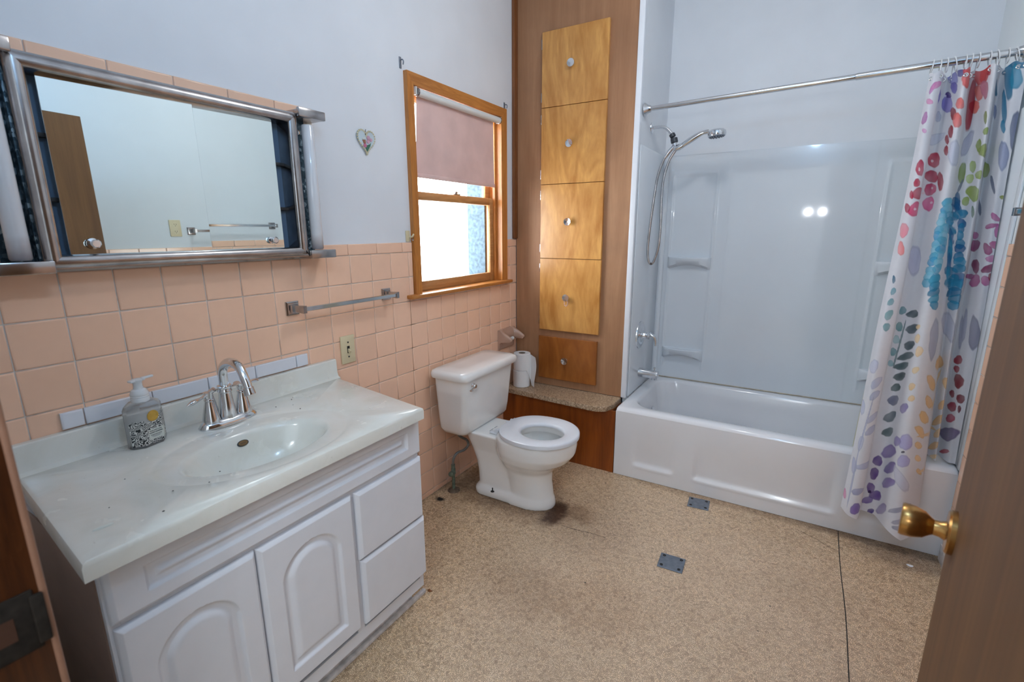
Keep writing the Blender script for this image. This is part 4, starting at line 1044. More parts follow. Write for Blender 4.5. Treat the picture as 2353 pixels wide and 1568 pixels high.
hz = catmull([(.858, SY-.002, 1.742), (.828, SY-.004, 1.690), (.806, SY-.006, 1.600), (.802, SY-.008, 1.50), (.806, SY-.008, 1.36), (.803, SY-.01, 1.245), (.785, SY-.012, 1.165), (.768, SY-.015, 1.140), (.752, SY-.02, 1.165), (.746, SY-.02, 1.24), (.752, SY-.02, 1.36), (.764, SY-.02, 1.50), (.778, SY-.018, 1.62), (.806, SY-.014, 1.705), (.842, SY-.010, 1.757), (.862, SY-.004, 1.765)], 22)
MB().tube(hz, [.0062 if i % 2 else .0075 for i in range(len(hz))], 10).build('hose', 'chrome_old', sh, 80)
MB().tube([(.808, SY-.0135, 1.708), (.826, SY-.012, 1.735), (.846, SY-.009, 1.757)], [.0085, .0105, .0095], 12).build('hose_ferrule', 'chrome', sh)
# valve and spout
vv = thing('tub_valve', 'round chrome shower valve with curved lever handle', 'faucet handle', (.7305, 2.346, .727))
MB().lathe([(.082, 0), (.081, .004), (.070, .009), (.055, .011), (.045, .010), (.030, .014), (.022, .02)], 40, T((.7306, 2.348, .727)) @ vrot((1, 0, 0))).build('escutcheon', 'chrome', vv)
MB().lathe([(.020, 0), (.018, .020), (.016, .024), (.020, .028), (.022, .034), (.021, .046), (.014, .052)], 24, T((.744, 2.348, .727)) @ vrot((1, 0, 0))).build('hub', 'chrome', vv)
MB().tube(catmull([(.775, 2.348, .735), (.796, 2.350, .733), (.813, 2.352, .720), (.822, 2.354, .695), (.823, 2.356, .668)], 6), [.0125+.003*math.sin(i/24*PI)-.004*(i/24) for i in range(25)], 14, flat=.75).build('lever', 'chrome', vv)
tsp = thing('tub_spout', 'chrome tub spout with diverter knob above the tub', 'spout', (.7305, 2.373, .46))
MB().lathe([(.028, 0), (.027, .03), (.0255, .07), (.0265, .10), (.025, .112), (.015, .117)], 26, T((.7306, 2.373, .494)) @ vrot((1, 0, -.05))).build('body', 'chrome', tsp)
MB().lathe([(.021, 0), (.019, .018), (.014, .020)], 20, T((.823, 2.373, .478)) @ vrot((0, 0, -1))).build('outlet', 'chrome', tsp)
MB().lathe([(.004, 0), (.004, .014), (.008, .016), (.008, .020), (.005, .022)], 12, T((.822, 2.373, .512))).build('diverter_knob', 'chrome', tsp)

# ================================================================== floor plates
for (px, py, ang, lab) in ((1.187, 1.380, 3, 'grey square metal plate screwed to the middle of the floor'), (1.198, 1.900, 5, 'grey square metal floor plate against the tub apron')):
    fp = thing('floor_plate', lab, 'metal plate', (px, py, 0), 'metal plates screwed to the floor')
    Mx = T((px, py, 0)) @ Matrix.Rotation(R(ang), 4, 'Z')
    MB().box(-.049, .049, -.047, .047, .0003, .0045, .001, 1, M=Mx).build('plate', 'pewter', fp)
    for a, b in ((-1, -1), (1, -1), (1, 1), (-1, 1)): MB().lathe([(.0065, 0), (.0065, .0012), (.0035, .0008), (.003, .0002)], 12, Mx @ T((a*.034, b*.032, .0043))).build('screw', 'dark_metal', fp)
# small debris on the floor
for (x, y, s_, lab) in ((.062, 1.283, .016, 'black scrap of debris on the floor by the vanity corner'), (.44, .755, .010, 'brown wood splinter at the end of the vanity toe kick'), (2.02, 1.855, .012, 'white paint chip on the floor near the right wall')):
    mt = 'white_trim' if 'white' in lab else ('dark_gap' if 'black' in lab else 'trim_wood')
    m = MB(); n = 9
    m.loft([[Vector((x+s_*(1+.35*math.sin(i*2.3))*math.cos(2*PI*i/n)*k, y+s_*.6*(1+.3*math.cos(i*1.7))*math.sin(2*PI*i/n)*k, z)) for i in range(n)] for k, z in ((1, .0006), (.9, .003), (.5, .0045))])
    tag(m.build('debris_scrap', mt), lab, 'debris')

# ================================================================== door
dr = thing('bathroom_door', 'open brown wood-veneer bathroom door seen edge-on at the right', 'door', (HX+.02, YF+.02, 0))
DE = Vector((1.787, .585)); DHg = Vector((HX+.012, YF+.012)); dv = (DE-DHg); DL = dv.length; dv.normalize(); dn = Vector((-dv.y, dv.x))   # dn points to -x side (the face we see)
DM = Matrix(((dv.x, dn.x, 0, DHg.x), (dv.y, dn.y, 0, DHg.y), (0, 0, 1, 0), (0, 0, 0, 1)))
MB().box(0, DL, -.036, 0, .012, 1.935, .0015, 1, M=DM).build('slab', 'door', dr, 20)
KX = DL-.062
kb = MB().lathe([(.036, 0), (.036, .007), (.033, .010), (.016, .011), (.013, .018), (.0125, .026), (.015, .030), (.022, .038), (.0265, .052), (.0275, .066), (.026, .069), (.005, .069)], 36, DM @ T((KX, 0, .848)) @ vrot((0, 1, 0)))
kb.build('knob', 'brass', dr)
MB().lathe([(.036, 0), (.036, .007), (.033, .010), (.016, .011), (.013, .018), (.0125, .026), (.015, .030), (.022, .038), (.0265, .052), (.0275, .066), (.005, .069)], 30, DM @ T((KX, -.036, .848)) @ vrot((0, -1, 0))).build('knob', 'brass', dr)
MB().box(DL-.001, DL+.0012, -.030, -.006, .815, .88, .0005, 1, M=DM).build('latch_plate', 'brass', dr)
for z in (.25, 1.0, 1.72): MB().lathe([(.006, 0), (.006, .09)], 10, DM @ T((-.004, -.004, z))).build('hinge', 'brass', dr)

# ceiling light above the room
clt = thing('ceiling_light', 'white enamel ceiling light fixture above the room', 'ceiling light', (1.18, 1.22, CEIL-.06))
MB().lathe([(.09, 0), (.10, .012), (.09, .030), (.06, .058)], 28, T((1.18, 1.22, CEIL-.0585))).build('canopy', 'lightshade', clt)
MB().lathe([(.022, 0), (.022, .03)], 16, T((1.18, 1.22, CEIL-.088))).build('socket', 'lightshade', clt)
# fixtures added around the doorway bounce light and hall fill light, out of frame
wlp = thing('added_wall_fixture', 'small white fixture added for the bounce light above the doorway', 'added fixture', (1.48, YF, 2.2))
MB().lathe([(.055, 0), (.055, .010), (.030, .022)], 24, T((1.48, YF, 2.29)) @ vrot((0, 1, 0))).build('wall_plate', 'lightshade', wlp)
MB().tube([(1.48, YF+.02, 2.29), (1.48, YF+.12, 2.315), (1.48, -.08, 2.305)], .009, 12).build('arm', 'lightshade', wlp)
MB().lathe([(.020, 0), (.024, .03), (.015, .045)], 18, T((1.48, -.08, 2.262))).build('socket', 'lightshade', wlp)
hlp = thing('added_hall_fixture', 'white ceiling fixture added for the hall fill light', 'ceiling light', (1.62, -1.3, 2.52))
MB().lathe([(.022, 0), (.022, .05), (.08, .09), (.10, .125), (.10, .138)], 24, T((1.62, -1.3, 2.52))).build('canopy', 'lightshade', hlp)
#CURTAIN
# ================================================================== shower curtain
CU = np.array([0, .06, .14, .22, .30, .38, .46, .54, .56, .575, .62, .72, .82, .91, 1.])
CTX = np.array([1.857, 1.868, 1.893, 1.907, 1.928, 1.955, 1.972, 1.990, 1.997, 2.002, 2.018, 2.042, 2.072, 2.100, 2.128])
CTY = np.array([2.190, 2.162, 2.170, 2.236, 2.240, 2.164, 2.172, 2.240, 2.240, 2.234, 2.196, 2.152, 2.222, 2.160, 2.165])
CBX = np.array([1.765, 1.785, 1.828, 1.840, 1.888, 1.930, 1.978, 2.026, 2.032, 2.036, 2.046, 2.070, 2.088, 2.112, 2.131])
CBY = np.array([1.897, 1.868, 1.874, 1.922, 1.924, 1.872, 1.862, 1.905, 1.918, 1.935, 2.020, 1.992, 2.066, 1.996, 1.990])
CHZ = np.array([.162, .150, .134, .155, .148, .122, .097, .118, .250, .412, .410, .405, .405, .405, .405])
ZT, ZB = 1.925, .10
def crv(vals, u):
    """smooth (Catmull-Rom on the knots CU) interpolation"""
    k = np.clip(np.searchsorted(CU, u, side='right')-1, 0, len(CU)-2)
    x0, x1 = CU[k], CU[k+1]; h = x1-x0; t = (u-x0)/h
    d = np.gradient(vals, CU)
    return (2*t**3-3*t**2+1)*vals[k]+(t**3-2*t**2+t)*h*d[k]+(-2*t**3+3*t**2)*vals[k+1]+(t**3-t**2)*h*d[k+1]
def curtain_xyz(u, v):
    hz = np.interp(u, CU, CHZ); z = ZT+(hz-ZT)*v
    q = (ZT-z)/(ZT-ZB)
    x = crv(CTX, u)*(1-q)+crv(CBX, u)*q; y = crv(CTY, u)*(1-q)+crv(CBY, u)*q
    y = y+.004*np.sin(u*40+z*3)*np.sin(z*2.2+.5); x = x+.003*np.sin(z*5+u*9)*(q*(1-q)*4)
    z = z-.010*np.abs(np.sin(u*PI*9))**2*(1-v)**8
    return x, y, z
def arc_s(u):
    uu = np.linspace(0, 1, 800); x = (crv(CTX, uu)+crv(CBX, uu))/2; y = (crv(CTY, uu)+crv(CBY, uu))/2
    s = np.concatenate([[0], np.cumsum(np.hypot(np.diff(x), np.diff(y)))]); return np.interp(u, uu, s)
PRINT = [
 (0.1439,0.1597,61.9,-20.9,14.8,40.8,0.515,0.546,0.68),(0.1401,0.2468,15.8,-5.1,11.1,46.4,0.658,0.68,0.791),(0.1495,0.7182,33,-5.4,1.8,17.3,0.578,0.578,0.73),
 (0.2663,0.3152,30,-8,2,18.8,0.631,0.651,0.776),(0.3574,0.274,43.2,22.3,-23.2,10.3,0.515,0.527,0.658),(0.5847,0.329,58.1,-9.5,-0.1,17.5,0.305,0.352,0.546),
 (0.6075,0.248,78.4,-7.4,-2,14.6,0.156,0.188,0.305),(0.5124,0.1626,230,-29.4,-3,34.8,0.262,0.305,0.485),(0.0336,0.0634,28.2,-36.6,80.2,45.8,0.578,0.223,0.515),
 (0.0528,0.0539,26.1,-30.1,43.2,68,0.716,0.262,0.515),(0.0311,0.1127,60.5,-15.5,-19,93.9,0.753,0.305,0.546),(0.0233,0.1734,63.4,7.5,-7.7,44.8,0.485,0.156,0.456),
 (0.0352,0.2217,96.8,-20.2,-26,119.4,0.716,0.352,0.61),(0.1774,0.0106,35.3,-7.1,-22.2,33.7,0.305,0.305,0.68),(0.1058,0.0889,32.8,16.5,-5.9,36.7,0.205,0.171,0.578),
 (0.1791,0.1162,38.9,-8.9,-13,30.2,0.242,0.205,0.61),(0.1991,0.0614,55,-13.8,-15.4,49.9,0.188,0.156,0.546),(0.1758,0.0815,69.2,-15.1,-48.7,92.4,0.08,0.032,0.262),
 (0.1612,0.0804,177.3,-37.7,-72.5,205.6,0.791,0.753,0.871),(0.1633,0.327,31.4,-6.1,-4.8,36.6,0.515,0.013,0.061),(0.0479,0.3623,55.5,-11,-0.8,34.4,0.515,0.013,0.07),
 (0.1654,0.3899,28.7,-5.4,-4.3,44.6,0.456,0.012,0.061),(0.046,0.4182,81.6,-15.5,-0,58.6,0.515,0.013,0.061),(0.0687,0.4588,27,-9.2,6.8,45.2,0.485,0.013,0.053),
 (0.1714,0.4407,35.8,-7.3,-0.3,40,0.61,0.045,0.156),(0.1742,0.4968,37.8,-8,1.5,33.3,0.753,0.102,0.305),(0.0628,0.5193,31.7,-7.9,5.4,36.1,0.68,0.045,0.171),
 (0.0336,0.4631,133.3,-27,2.1,58.1,0.485,0.013,0.061),(0.0254,0.5126,82,-23.8,4.3,50.3,0.456,0.013,0.061),(0.1562,0.3295,154.1,-31.6,-1.4,178.6,0.831,0.68,0.716),
 (0.0451,0.3674,268.3,-51.6,-6.5,137.4,0.831,0.68,0.716),(0.1411,0.4541,96.8,-23.3,30.6,294.3,0.831,0.68,0.716),(0.1774,0.436,168.1,-38,-4.5,229.6,0.831,0.68,0.716),
 (0.1866,0.4927,134.9,-32.5,4.7,200.9,0.871,0.68,0.753),(0.0578,0.5186,177.1,-38.2,24.9,202.9,0.871,0.68,0.753),(0.0302,0.5993,51.4,-12.1,5.4,35.5,0.871,0.305,0.376),
 (0.0352,0.6711,80.6,-15.5,7.1,35.3,0.913,0.262,0.262),(0.2206,0.1633,66,-17.3,-4.7,42.5,0.352,0.01,0.026),(0.2246,0.2301,80.5,-20.8,-3.4,42.3,0.352,0.007,0.026),
 (0.2122,0.2568,96.8,-25.6,-6.2,55.8,0.352,0.007,0.026),(0.2185,0.2984,83.5,-21.8,-4,55.8,0.376,0.01,0.032),(0.2164,0.4134,62.1,-15.9,-0.2,27.5,0.376,0.01,0.038),
 (0.2265,0.0124,45.6,-11.8,-1.9,49.4,0.102,0.091,0.352),(0.2707,0.0078,22.6,-7.6,9.1,51,0.753,0.091,0.08),(0.2765,0.0402,19.2,-9.2,12.7,28.8,0.831,0.114,0.102),
 (0.2474,0.1322,47,-10.6,-5.9,45.4,0.855,0.188,0.171),(0.2474,0.1928,46.1,-10.1,-3.3,34.3,0.888,0.188,0.171),(0.3679,0.1374,47.9,-7.1,-1.1,42.2,0.791,0.102,0.061),
 (0.3518,0.1299,56.2,4.6,-11.8,9.7,0.402,0.007,0.026),(0.389,0.0201,79.5,11.2,-21.5,21.7,0.61,0.045,0.061),(0.3948,0.016,87.5,-2,-43.7,50.1,0.515,0.013,0.032),
 (0.3734,0.0147,49.1,-6.5,-2.9,21.5,0.68,0.08,0.08),(0.3774,0.0884,79,-10.4,-7.6,34.3,0.753,0.156,0.127),(0.3958,0.0863,81.1,-8.1,-22.2,33.3,0.644,0.223,0.305),
 (0.4308,0.2391,56.9,-8.6,8,79.9,0.305,0.402,0.102),(0.4516,0.3076,19.3,-6.6,5.3,41,0.352,0.429,0.114),(0.4055,0.2887,78.1,-16.9,-7.6,43.2,0.305,0.402,0.08),
 (0.3536,0.3828,27.7,21.7,-49.5,15.6,0.262,0.352,0.091),(0.3948,0.3626,97.1,-15.1,-9.2,44.6,0.429,0.546,0.188),(0.3907,0.406,73.2,-7.4,-10.5,59.4,0.485,0.61,0.223),
 (0.5118,0.3728,63.3,-7.5,-2,33.6,0.352,0.429,0.102),(0.4287,0.3961,56.2,-9.7,-0.2,61.3,0.376,0.456,0.114),(0.4151,0.4626,36.7,-8.8,-1.2,33.8,0.328,0.429,0.08),
 (0.3879,0.4903,68.6,-7.1,-2.2,63.3,0.352,0.456,0.114),(0.4164,0.1894,109,-26.8,-3.6,44.2,0.262,0.305,0.102),(0.5593,0.4306,100.7,-51.2,0.7,29.7,0.156,0.188,0.283),
 (0.5124,0.5157,186.5,-44.5,4.4,28.9,0.156,0.188,0.283),(0.3546,0.431,151.8,61.5,-56.6,22.5,0.188,0.223,0.305),(0.4269,0.5304,186.3,-35.7,0.9,42,0.188,0.262,0.188),
 (0.6059,0.4806,110.2,-14.6,-8.9,143.5,0.305,0.352,0.08),(0.5671,0.0065,20.7,-5.4,-16.4,61,0.007,0.188,0.352),(0.5531,0.06,39.7,-10.6,-6.2,16.4,0.007,0.205,0.376),
 (0.5796,0.0556,46.2,-10.2,0.5,22.8,0.021,0.305,0.485),(0.5531,0.1551,76.6,-20.4,-4.5,16.1,0.01,0.223,0.402),(0.5652,0.224,77,-19.8,-7.8,44.2,0.013,0.262,0.456),
 (0.4869,0.0784,59,-28.8,7.2,29.3,0.01,0.171,0.328),(0.5928,0.5526,47.8,21,-60.6,77.3,0.515,0.114,0.328),(0.5819,0.585,32.7,-15.5,28.4,111.4,0.485,0.102,0.305),
 (0.6075,0.6045,106.2,-13.8,-0.3,40.3,0.546,0.141,0.376),(0.5118,0.6199,65.7,-8.5,1.1,73.6,0.61,0.188,0.402),(0.5181,0.659,37.3,27.5,-20.8,33.7,0.376,0.061,0.205),
 (0.5829,0.6698,55.9,-36.8,19.7,36.6,0.376,0.053,0.188),(0.6075,0.6567,44.6,19.5,-49,63.8,0.546,0.141,0.328),(0.6075,0.7046,38,-11.8,22.2,78.7,0.644,0.262,0.485),
 (0.5406,0.7372,44.9,-12,2.6,38.4,0.262,0.026,0.114),(0.5987,0.7437,33,-19,35.2,63,0.305,0.032,0.127),(0.5208,0.7785,40.4,-9,8.9,99.2,0.456,0.102,0.283),
 (0.551,0.7937,33.3,18.3,-10,38.5,0.515,0.114,0.305),(0.5976,0.7894,60,-8.8,0.9,54.8,0.546,0.156,0.352),(0.6075,0.7741,200.6,-27.6,1.6,66,0.305,0.021,0.045),
 (0.3315,0.4929,26.9,-5.3,-2.9,54.8,0.005,0.127,0.328),(0.268,0.4951,39.2,-8.8,10.6,55.6,0.091,0.429,0.631),(0.35,0.4885,27.9,19.5,-73.1,25.1,0.005,0.127,0.328),
 (0.2765,0.4967,31.6,-8.5,7.7,55.5,0.127,0.485,0.68),(0.3264,0.5167,26.8,-5.2,-2.1,54.8,0.005,0.127,0.328),(0.2646,0.5205,44.2,-8.8,10.3,55.5,0.045,0.352,0.61),
 (0.3615,0.5175,42.6,-3,-47.7,53.4,0.005,0.127,0.328),(0.288,0.5171,30.1,-7,-0.3,55.4,0.223,0.578,0.73),(0.3425,0.5276,184.2,33,-252.9,195.2,0.753,0.855,0.913),
 (0.3298,0.5473,26.9,-5,-3.3,54.7,0.013,0.223,0.429),(0.2565,0.5475,52.5,-8.9,9.8,55.3,0.127,0.485,0.68),(0.372,0.5395,30.1,-7.5,1.4,54.4,0.017,0.262,0.456),
 (0.2982,0.545,30.1,-6.3,-0.5,55.1,0.091,0.429,0.631),(0.3114,0.5647,26.6,-5,-1.4,54.9,0.026,0.305,0.515),(0.2522,0.5699,53.1,-8.8,10.3,55.1,0.223,0.578,0.73),
 (0.3859,0.5746,52.3,-8,1.6,54.3,0.007,0.141,0.352),(0.3076,0.5754,30.2,-5.6,-1.6,54.9,0.045,0.352,0.61),(0.35,0.5789,122.2,101.9,-320.4,95.6,0.753,0.855,0.913),
 (0.3298,0.5991,27,-4.6,-4.2,54.5,0.017,0.262,0.456),(0.2484,0.6001,52.1,-8.7,11.2,54.9,0.091,0.429,0.631),(0.3884,0.592,71,-7.8,2.7,54.2,0.013,0.223,0.429),
 (0.2836,0.5931,30.9,-6.5,-4.4,55.3,0.127,0.485,0.68),(0.3425,0.6206,35.4,10,-62.7,42.4,0.007,0.141,0.352),(0.2464,0.6203,51.1,-8.6,11.8,54.7,0.045,0.352,0.61),
 (0.3895,0.6202,71.1,-8.1,3.8,54.1,0.026,0.305,0.515),(0.2823,0.6219,31.3,-6.6,-6,55.1,0.223,0.578,0.73),(0.3584,0.6317,110.1,106.3,-325.4,88.3,0.753,0.855,0.913),
 (0.3445,0.6518,27.4,18.9,-72.6,27.7,0.013,0.223,0.429),(0.2464,0.6513,51.2,-8.4,13.1,54.5,0.127,0.485,0.68),(0.3958,0.653,43.7,-8.3,3.6,54,0.017,0.262,0.456),
 (0.281,0.643,31.4,-7.1,-5.9,54.9,0.091,0.429,0.631),(0.3509,0.6786,21.1,22.7,-76.8,18.3,0.026,0.305,0.515),(0.2453,0.6743,50.6,-8.3,13.8,54.4,0.223,0.578,0.73),
 (0.398,0.6704,40,-8.3,4,53.9,0.007,0.141,0.352),(0.2787,0.6721,33.3,-7.6,-1,54.7,0.045,0.352,0.61),(0.3692,0.6822,127.9,-34,7.9,229.7,0.753,0.855,0.913),
 (0.3482,0.6945,22.4,22,-76.1,20.2,0.017,0.262,0.456),(0.2431,0.7021,49.1,-8.2,14.5,54.2,0.091,0.429,0.631),(0.4004,0.7031,37.1,-8.2,4.9,53.7,0.013,0.223,0.429),
 (0.2716,0.6941,40.8,-7.7,13.4,54.6,0.127,0.485,0.68),(0.3527,0.728,18.1,23.7,-78,15.2,0.007,0.141,0.352),(0.2396,0.7194,45.1,-8.2,14,54,0.045,0.352,0.61),
 (0.4082,0.7207,33.4,-8.2,5.1,53.8,0.026,0.305,0.515),(0.2716,0.7228,41.6,-7.5,14,54.5,0.223,0.578,0.73),(0.3833,0.7368,157.9,-36.4,9.7,227.6,0.753,0.855,0.913),
 (0.3639,0.7578,26.3,-6.4,1.5,53.2,0.013,0.223,0.429),(0.2368,0.7549,42.2,-8.1,14.3,53.8,0.127,0.485,0.68),(0.411,0.7468,32.9,-8.2,5.9,53.6,0.017,0.262,0.456),
 (0.2671,0.745,47.7,-7.6,16.1,54.4,0.091,0.429,0.631),(0.3604,0.7771,26.4,18.5,-72.4,29.9,0.026,0.305,0.515),(0.2336,0.7749,39.7,-8.1,14.1,53.6,0.223,0.578,0.73),
 (0.4164,0.7796,33.1,-8.1,6.8,53.5,0.007,0.141,0.352),(0.2646,0.7807,51.9,-7.6,18.1,54.2,0.045,0.352,0.61),(0.3901,0.7893,296.1,-37,42.9,226,0.753,0.855,0.913),
 (0.3774,0.8037,26.4,-6.5,1.5,52.8,0.017,0.262,0.456),(0.2302,0.8026,37.7,-8.2,14.3,53.4,0.091,0.429,0.631),(0.4259,0.8018,40.1,-8.1,8.1,53.6,0.013,0.223,0.429),
 (0.2638,0.8012,53.5,-7.6,19.1,54.1,0.127,0.485,0.68),(0.263,0.7853,41.7,-5.9,19.1,54.9,0.045,0.352,0.546),(0.3914,0.7894,38.6,-5.5,9,49.7,0.013,0.262,0.456),
 (0.2663,0.8124,39.5,-5.8,18.6,54.8,0.026,0.283,0.485),(0.4069,0.814,23.2,-5.6,7.4,49.9,0.026,0.305,0.515),(0.2698,0.837,36.8,-5.7,17.5,54.7,0.013,0.223,0.402),
 (0.4016,0.8398,24.4,-5.4,8.4,49.6,0.01,0.205,0.402),(0.2735,0.8617,41.4,-6.7,16.2,54.6,0.045,0.352,0.546),(0.419,0.8644,28.1,-6.6,8.7,49.8,0.013,0.262,0.456),
 (0.2776,0.8864,49.2,-8.4,2.7,54.5,0.026,0.283,0.485),(0.4124,0.8902,33.3,-8,9.3,49.5,0.026,0.305,0.515),(0.1846,0.9314,34.7,-8.5,21.8,61.7,0.045,0.091,0.114),
 (0.1948,0.9893,28.6,-7.6,20.5,54.3,0.07,0.114,0.141),(0.1948,1.0558,33,-8.9,24,56.1,0.061,0.102,0.127),(0.1906,1.101,26.3,-7,28.4,60.8,0.091,0.141,0.156),
 (0.1791,1.1445,29.6,-7.1,35.4,66.1,0.07,0.127,0.141),(0.1791,1.1878,35.4,-8.5,33.8,59.9,0.061,0.102,0.114),(0.1714,1.2366,51.5,-10,37.2,59.4,0.061,0.114,0.114),
 (0.1714,1.29,45.7,-8.8,30.4,46.5,0.188,0.205,0.305),(0.1714,1.3587,42.1,-7.9,29.6,43.2,0.127,0.171,0.205),(0.1727,1.4228,42.2,-8.1,37.8,51.7,0.102,0.156,0.171),
 (0.142,0.9229,73.3,-13.2,6.3,60.8,0.156,0.328,0.376),(0.0432,0.9345,75.7,19.4,-17.4,47.1,0.242,0.456,0.485),(0.0441,0.9831,83.4,21.5,-21.5,59.6,0.223,0.429,0.468),
 (0.1411,0.9888,82.5,-14.9,4.8,47.5,0.156,0.352,0.376),(0.1401,1.0419,74.2,-13.5,5.8,60.1,0.402,0.61,0.644),(0.1383,1.0924,79.7,-15,5.1,59.9,0.188,0.376,0.429),
 (0.1364,1.1403,85.6,-16.8,5.6,72.9,0.305,0.515,0.578),(0.0404,0.883,103.7,26.6,-22,60.4,0.223,0.429,0.485),(0.0413,0.8399,129.5,23.7,-17,62.2,0.188,0.402,0.485),
 (0.0344,0.7927,193.5,-37.7,16,55,0.045,0.156,0.262),(0.1562,1.031,360.1,13.8,-1.3,15,0.188,0.283,0.305),(0.1514,1.1142,366.2,12.8,-2.7,22.3,0.188,0.283,0.305),
 (0.0244,1.148,46.4,-12.8,18.4,32.9,0.61,0.631,0.776),(0.0479,1.2108,26.7,-24.1,60,42.8,0.546,0.578,0.73),(0.0499,1.2624,29.4,-26.5,72.1,52.3,0.515,0.552,0.716),
 (0.0578,1.3541,23.4,-22.4,69.7,58.7,0.546,0.578,0.73),(0.0588,1.408,26.9,-26,61,51.9,0.515,0.552,0.716),(0.0057,1.3231,55.2,-19.3,16.9,25.6,0.578,0.61,0.761),
 (0.0328,1.4678,118.3,1.7,19.3,28.8,0.546,0.578,0.73),(0.0657,1.5561,23.2,-12.4,28.8,65.6,0.515,0.546,0.716),(0.0233,1.5683,83.1,-23.4,23.6,25,0.546,0.578,0.745),
 (0.0387,1.3861,386,26.4,2.6,8.7,0.485,0.515,0.68),(0.0311,1.6194,339.6,1.5,6.7,8,0.485,0.515,0.68),(0.1927,1.4975,24.6,-6.4,25.5,36.9,0.242,0.171,0.456),
 (0.2513,1.4311,50,-8.6,24.7,28.4,0.485,0.456,0.753),(0.2548,1.5082,58.9,-10.9,31.7,35.6,0.485,0.456,0.73),(0.1542,1.5512,70.1,-7.7,18.4,45.6,0.141,0.07,0.305),
 (0.1504,1.6064,80.3,-8.7,16.8,39.6,0.141,0.061,0.283),(0.21,1.5583,30.2,-7.8,30,40.4,0.223,0.171,0.429),(0.2122,1.6204,28.3,-7.4,33.2,43,0.262,0.205,0.485),
 (0.1476,1.6694,92,-10,19.4,41.8,0.156,0.07,0.305),(0.1677,1.6955,51,16.4,-4.8,44.6,0.141,0.061,0.305),(0.1429,1.7243,60.4,-7.1,29.2,62.1,0.205,0.141,0.429),
 (0.0538,1.6694,47.4,-6.9,37.4,70,0.429,0.456,0.658),(0.0568,1.7446,63.7,-9.7,19,36.7,0.223,0.141,0.456),(0.1582,1.7677,99.1,-11.2,53.6,89.1,0.091,0.053,0.262),
 (0.2012,1.7377,29.7,-8.6,35.5,45.9,0.376,0.328,0.546),(0.2246,1.3027,50.3,-12.6,30.2,47.5,0.305,0.262,0.515),(0.2226,1.441,60.2,-14.9,31.8,43.6,0.352,0.305,0.578),
 (0.008,1.7027,98.8,-38,35.2,41.3,0.753,0.305,0.515),(0.1467,1.6869,224.3,-24.7,66,138.9,0.032,0.01,0.08),(0.2503,1.472,190.6,-34.1,192.4,209.9,0.021,0.01,0.045),
 (0.3706,1.1218,32.1,0.1,-5.9,32.8,0.831,0.515,0.205),(0.3209,1.1916,36.1,-26.6,0.9,30.6,0.855,0.565,0.262),(0.4498,1.2025,-31.9,7.8,-2.9,33.7,0.871,0.61,0.305),
 (0.3228,1.2691,40.4,-29.5,0.7,37.6,0.855,0.565,0.262),(0.4313,1.2847,21.9,-24,56,44.7,0.871,0.578,0.283),(0.3057,1.3296,41.5,-26.9,-1.4,35.9,0.855,0.578,0.262),
 (0.4203,1.3554,9.3,-22.5,58.3,47.7,0.855,0.565,0.262),(0.2964,1.3863,50.1,-30,-1.3,40.1,0.855,0.578,0.283),(0.4294,1.404,18.6,-28.2,64.3,43.4,0.871,0.61,0.305),
 (0.2964,1.441,52.7,-10.4,-23.8,75,0.871,0.61,0.305),(0.4164,1.4658,13.5,-27,68.2,55.4,0.871,0.591,0.296),(0.3038,1.494,55.9,-11.2,-26.9,84.1,0.888,0.644,0.352),
 (0.419,1.5117,45.5,-9.4,66.3,90.1,0.905,0.672,0.376),(0.3209,1.5498,35.4,29.9,-67.5,96.6,0.831,0.546,0.223),(0.2443,1.0688,67.4,-10.7,27.1,49.4,0.871,0.644,0.376),
 (0.2431,1.1432,83.2,-13.6,42,68.6,0.871,0.658,0.376),(0.2408,1.2095,79.4,-13.9,45,67.9,0.855,0.61,0.328),(0.2464,1.2555,93.3,-13.8,56,75.4,0.855,0.61,0.328),
 (0.2226,0.9761,79.1,-19.5,42.5,115,0.871,0.658,0.376),(0.2284,1.0208,72.5,-17,23,55.1,0.888,0.687,0.429),(0.3734,1.2259,148.6,50.4,-4.6,12.3,0.871,0.631,0.342),
 (0.3509,1.4008,7.5,156.7,-14.2,0.9,0.871,0.631,0.342),(0.3527,1.5439,49.4,161.9,-26.5,2.3,0.888,0.672,0.402),(0.3019,1.018,29,0.8,-3.3,12.9,0.485,0.515,0.644),
 (0.4004,0.9743,24.1,-15.3,6.3,13.3,0.578,0.597,0.716),(0.5289,1.0046,88.6,-9.9,1.8,15.3,0.515,0.527,0.658),(0.5406,0.972,76.6,-9.5,1.6,15.4,0.527,0.539,0.672),
 (0.2663,1.703,29.3,-4.7,73.8,89.4,0.402,0.402,0.515),(0.2745,1.7448,31.6,-7.1,88,99.2,0.413,0.413,0.527),(0.2787,1.7781,39.6,-10.8,19.9,78.8,0.376,0.376,0.485),
 (0.2556,1.5839,56.6,-33.4,18.6,11.4,0.68,0.68,0.791),(0.5406,1.109,38.9,-11,13,53.7,0.402,0.005,0.026),(0.5406,1.146,56.3,-15.8,17.4,66.7,0.429,0.007,0.032),
 (0.5633,1.1895,34.2,-9.5,9.5,35.3,0.262,0.003,0.017),(0.5385,1.2482,58.7,-15.7,20.9,65.7,0.305,0.005,0.026),(0.5862,1.2547,59.8,-9.7,15.9,55.8,0.223,0.005,0.021),
 (0.551,1.2982,31.5,-8.7,17.4,52.6,0.376,0.01,0.045),(0.5531,1.346,31.1,-8.4,21.1,59.4,0.485,0.013,0.08),(0.5906,1.296,177.1,-24.1,18.3,66.5,0.188,0.005,0.021),
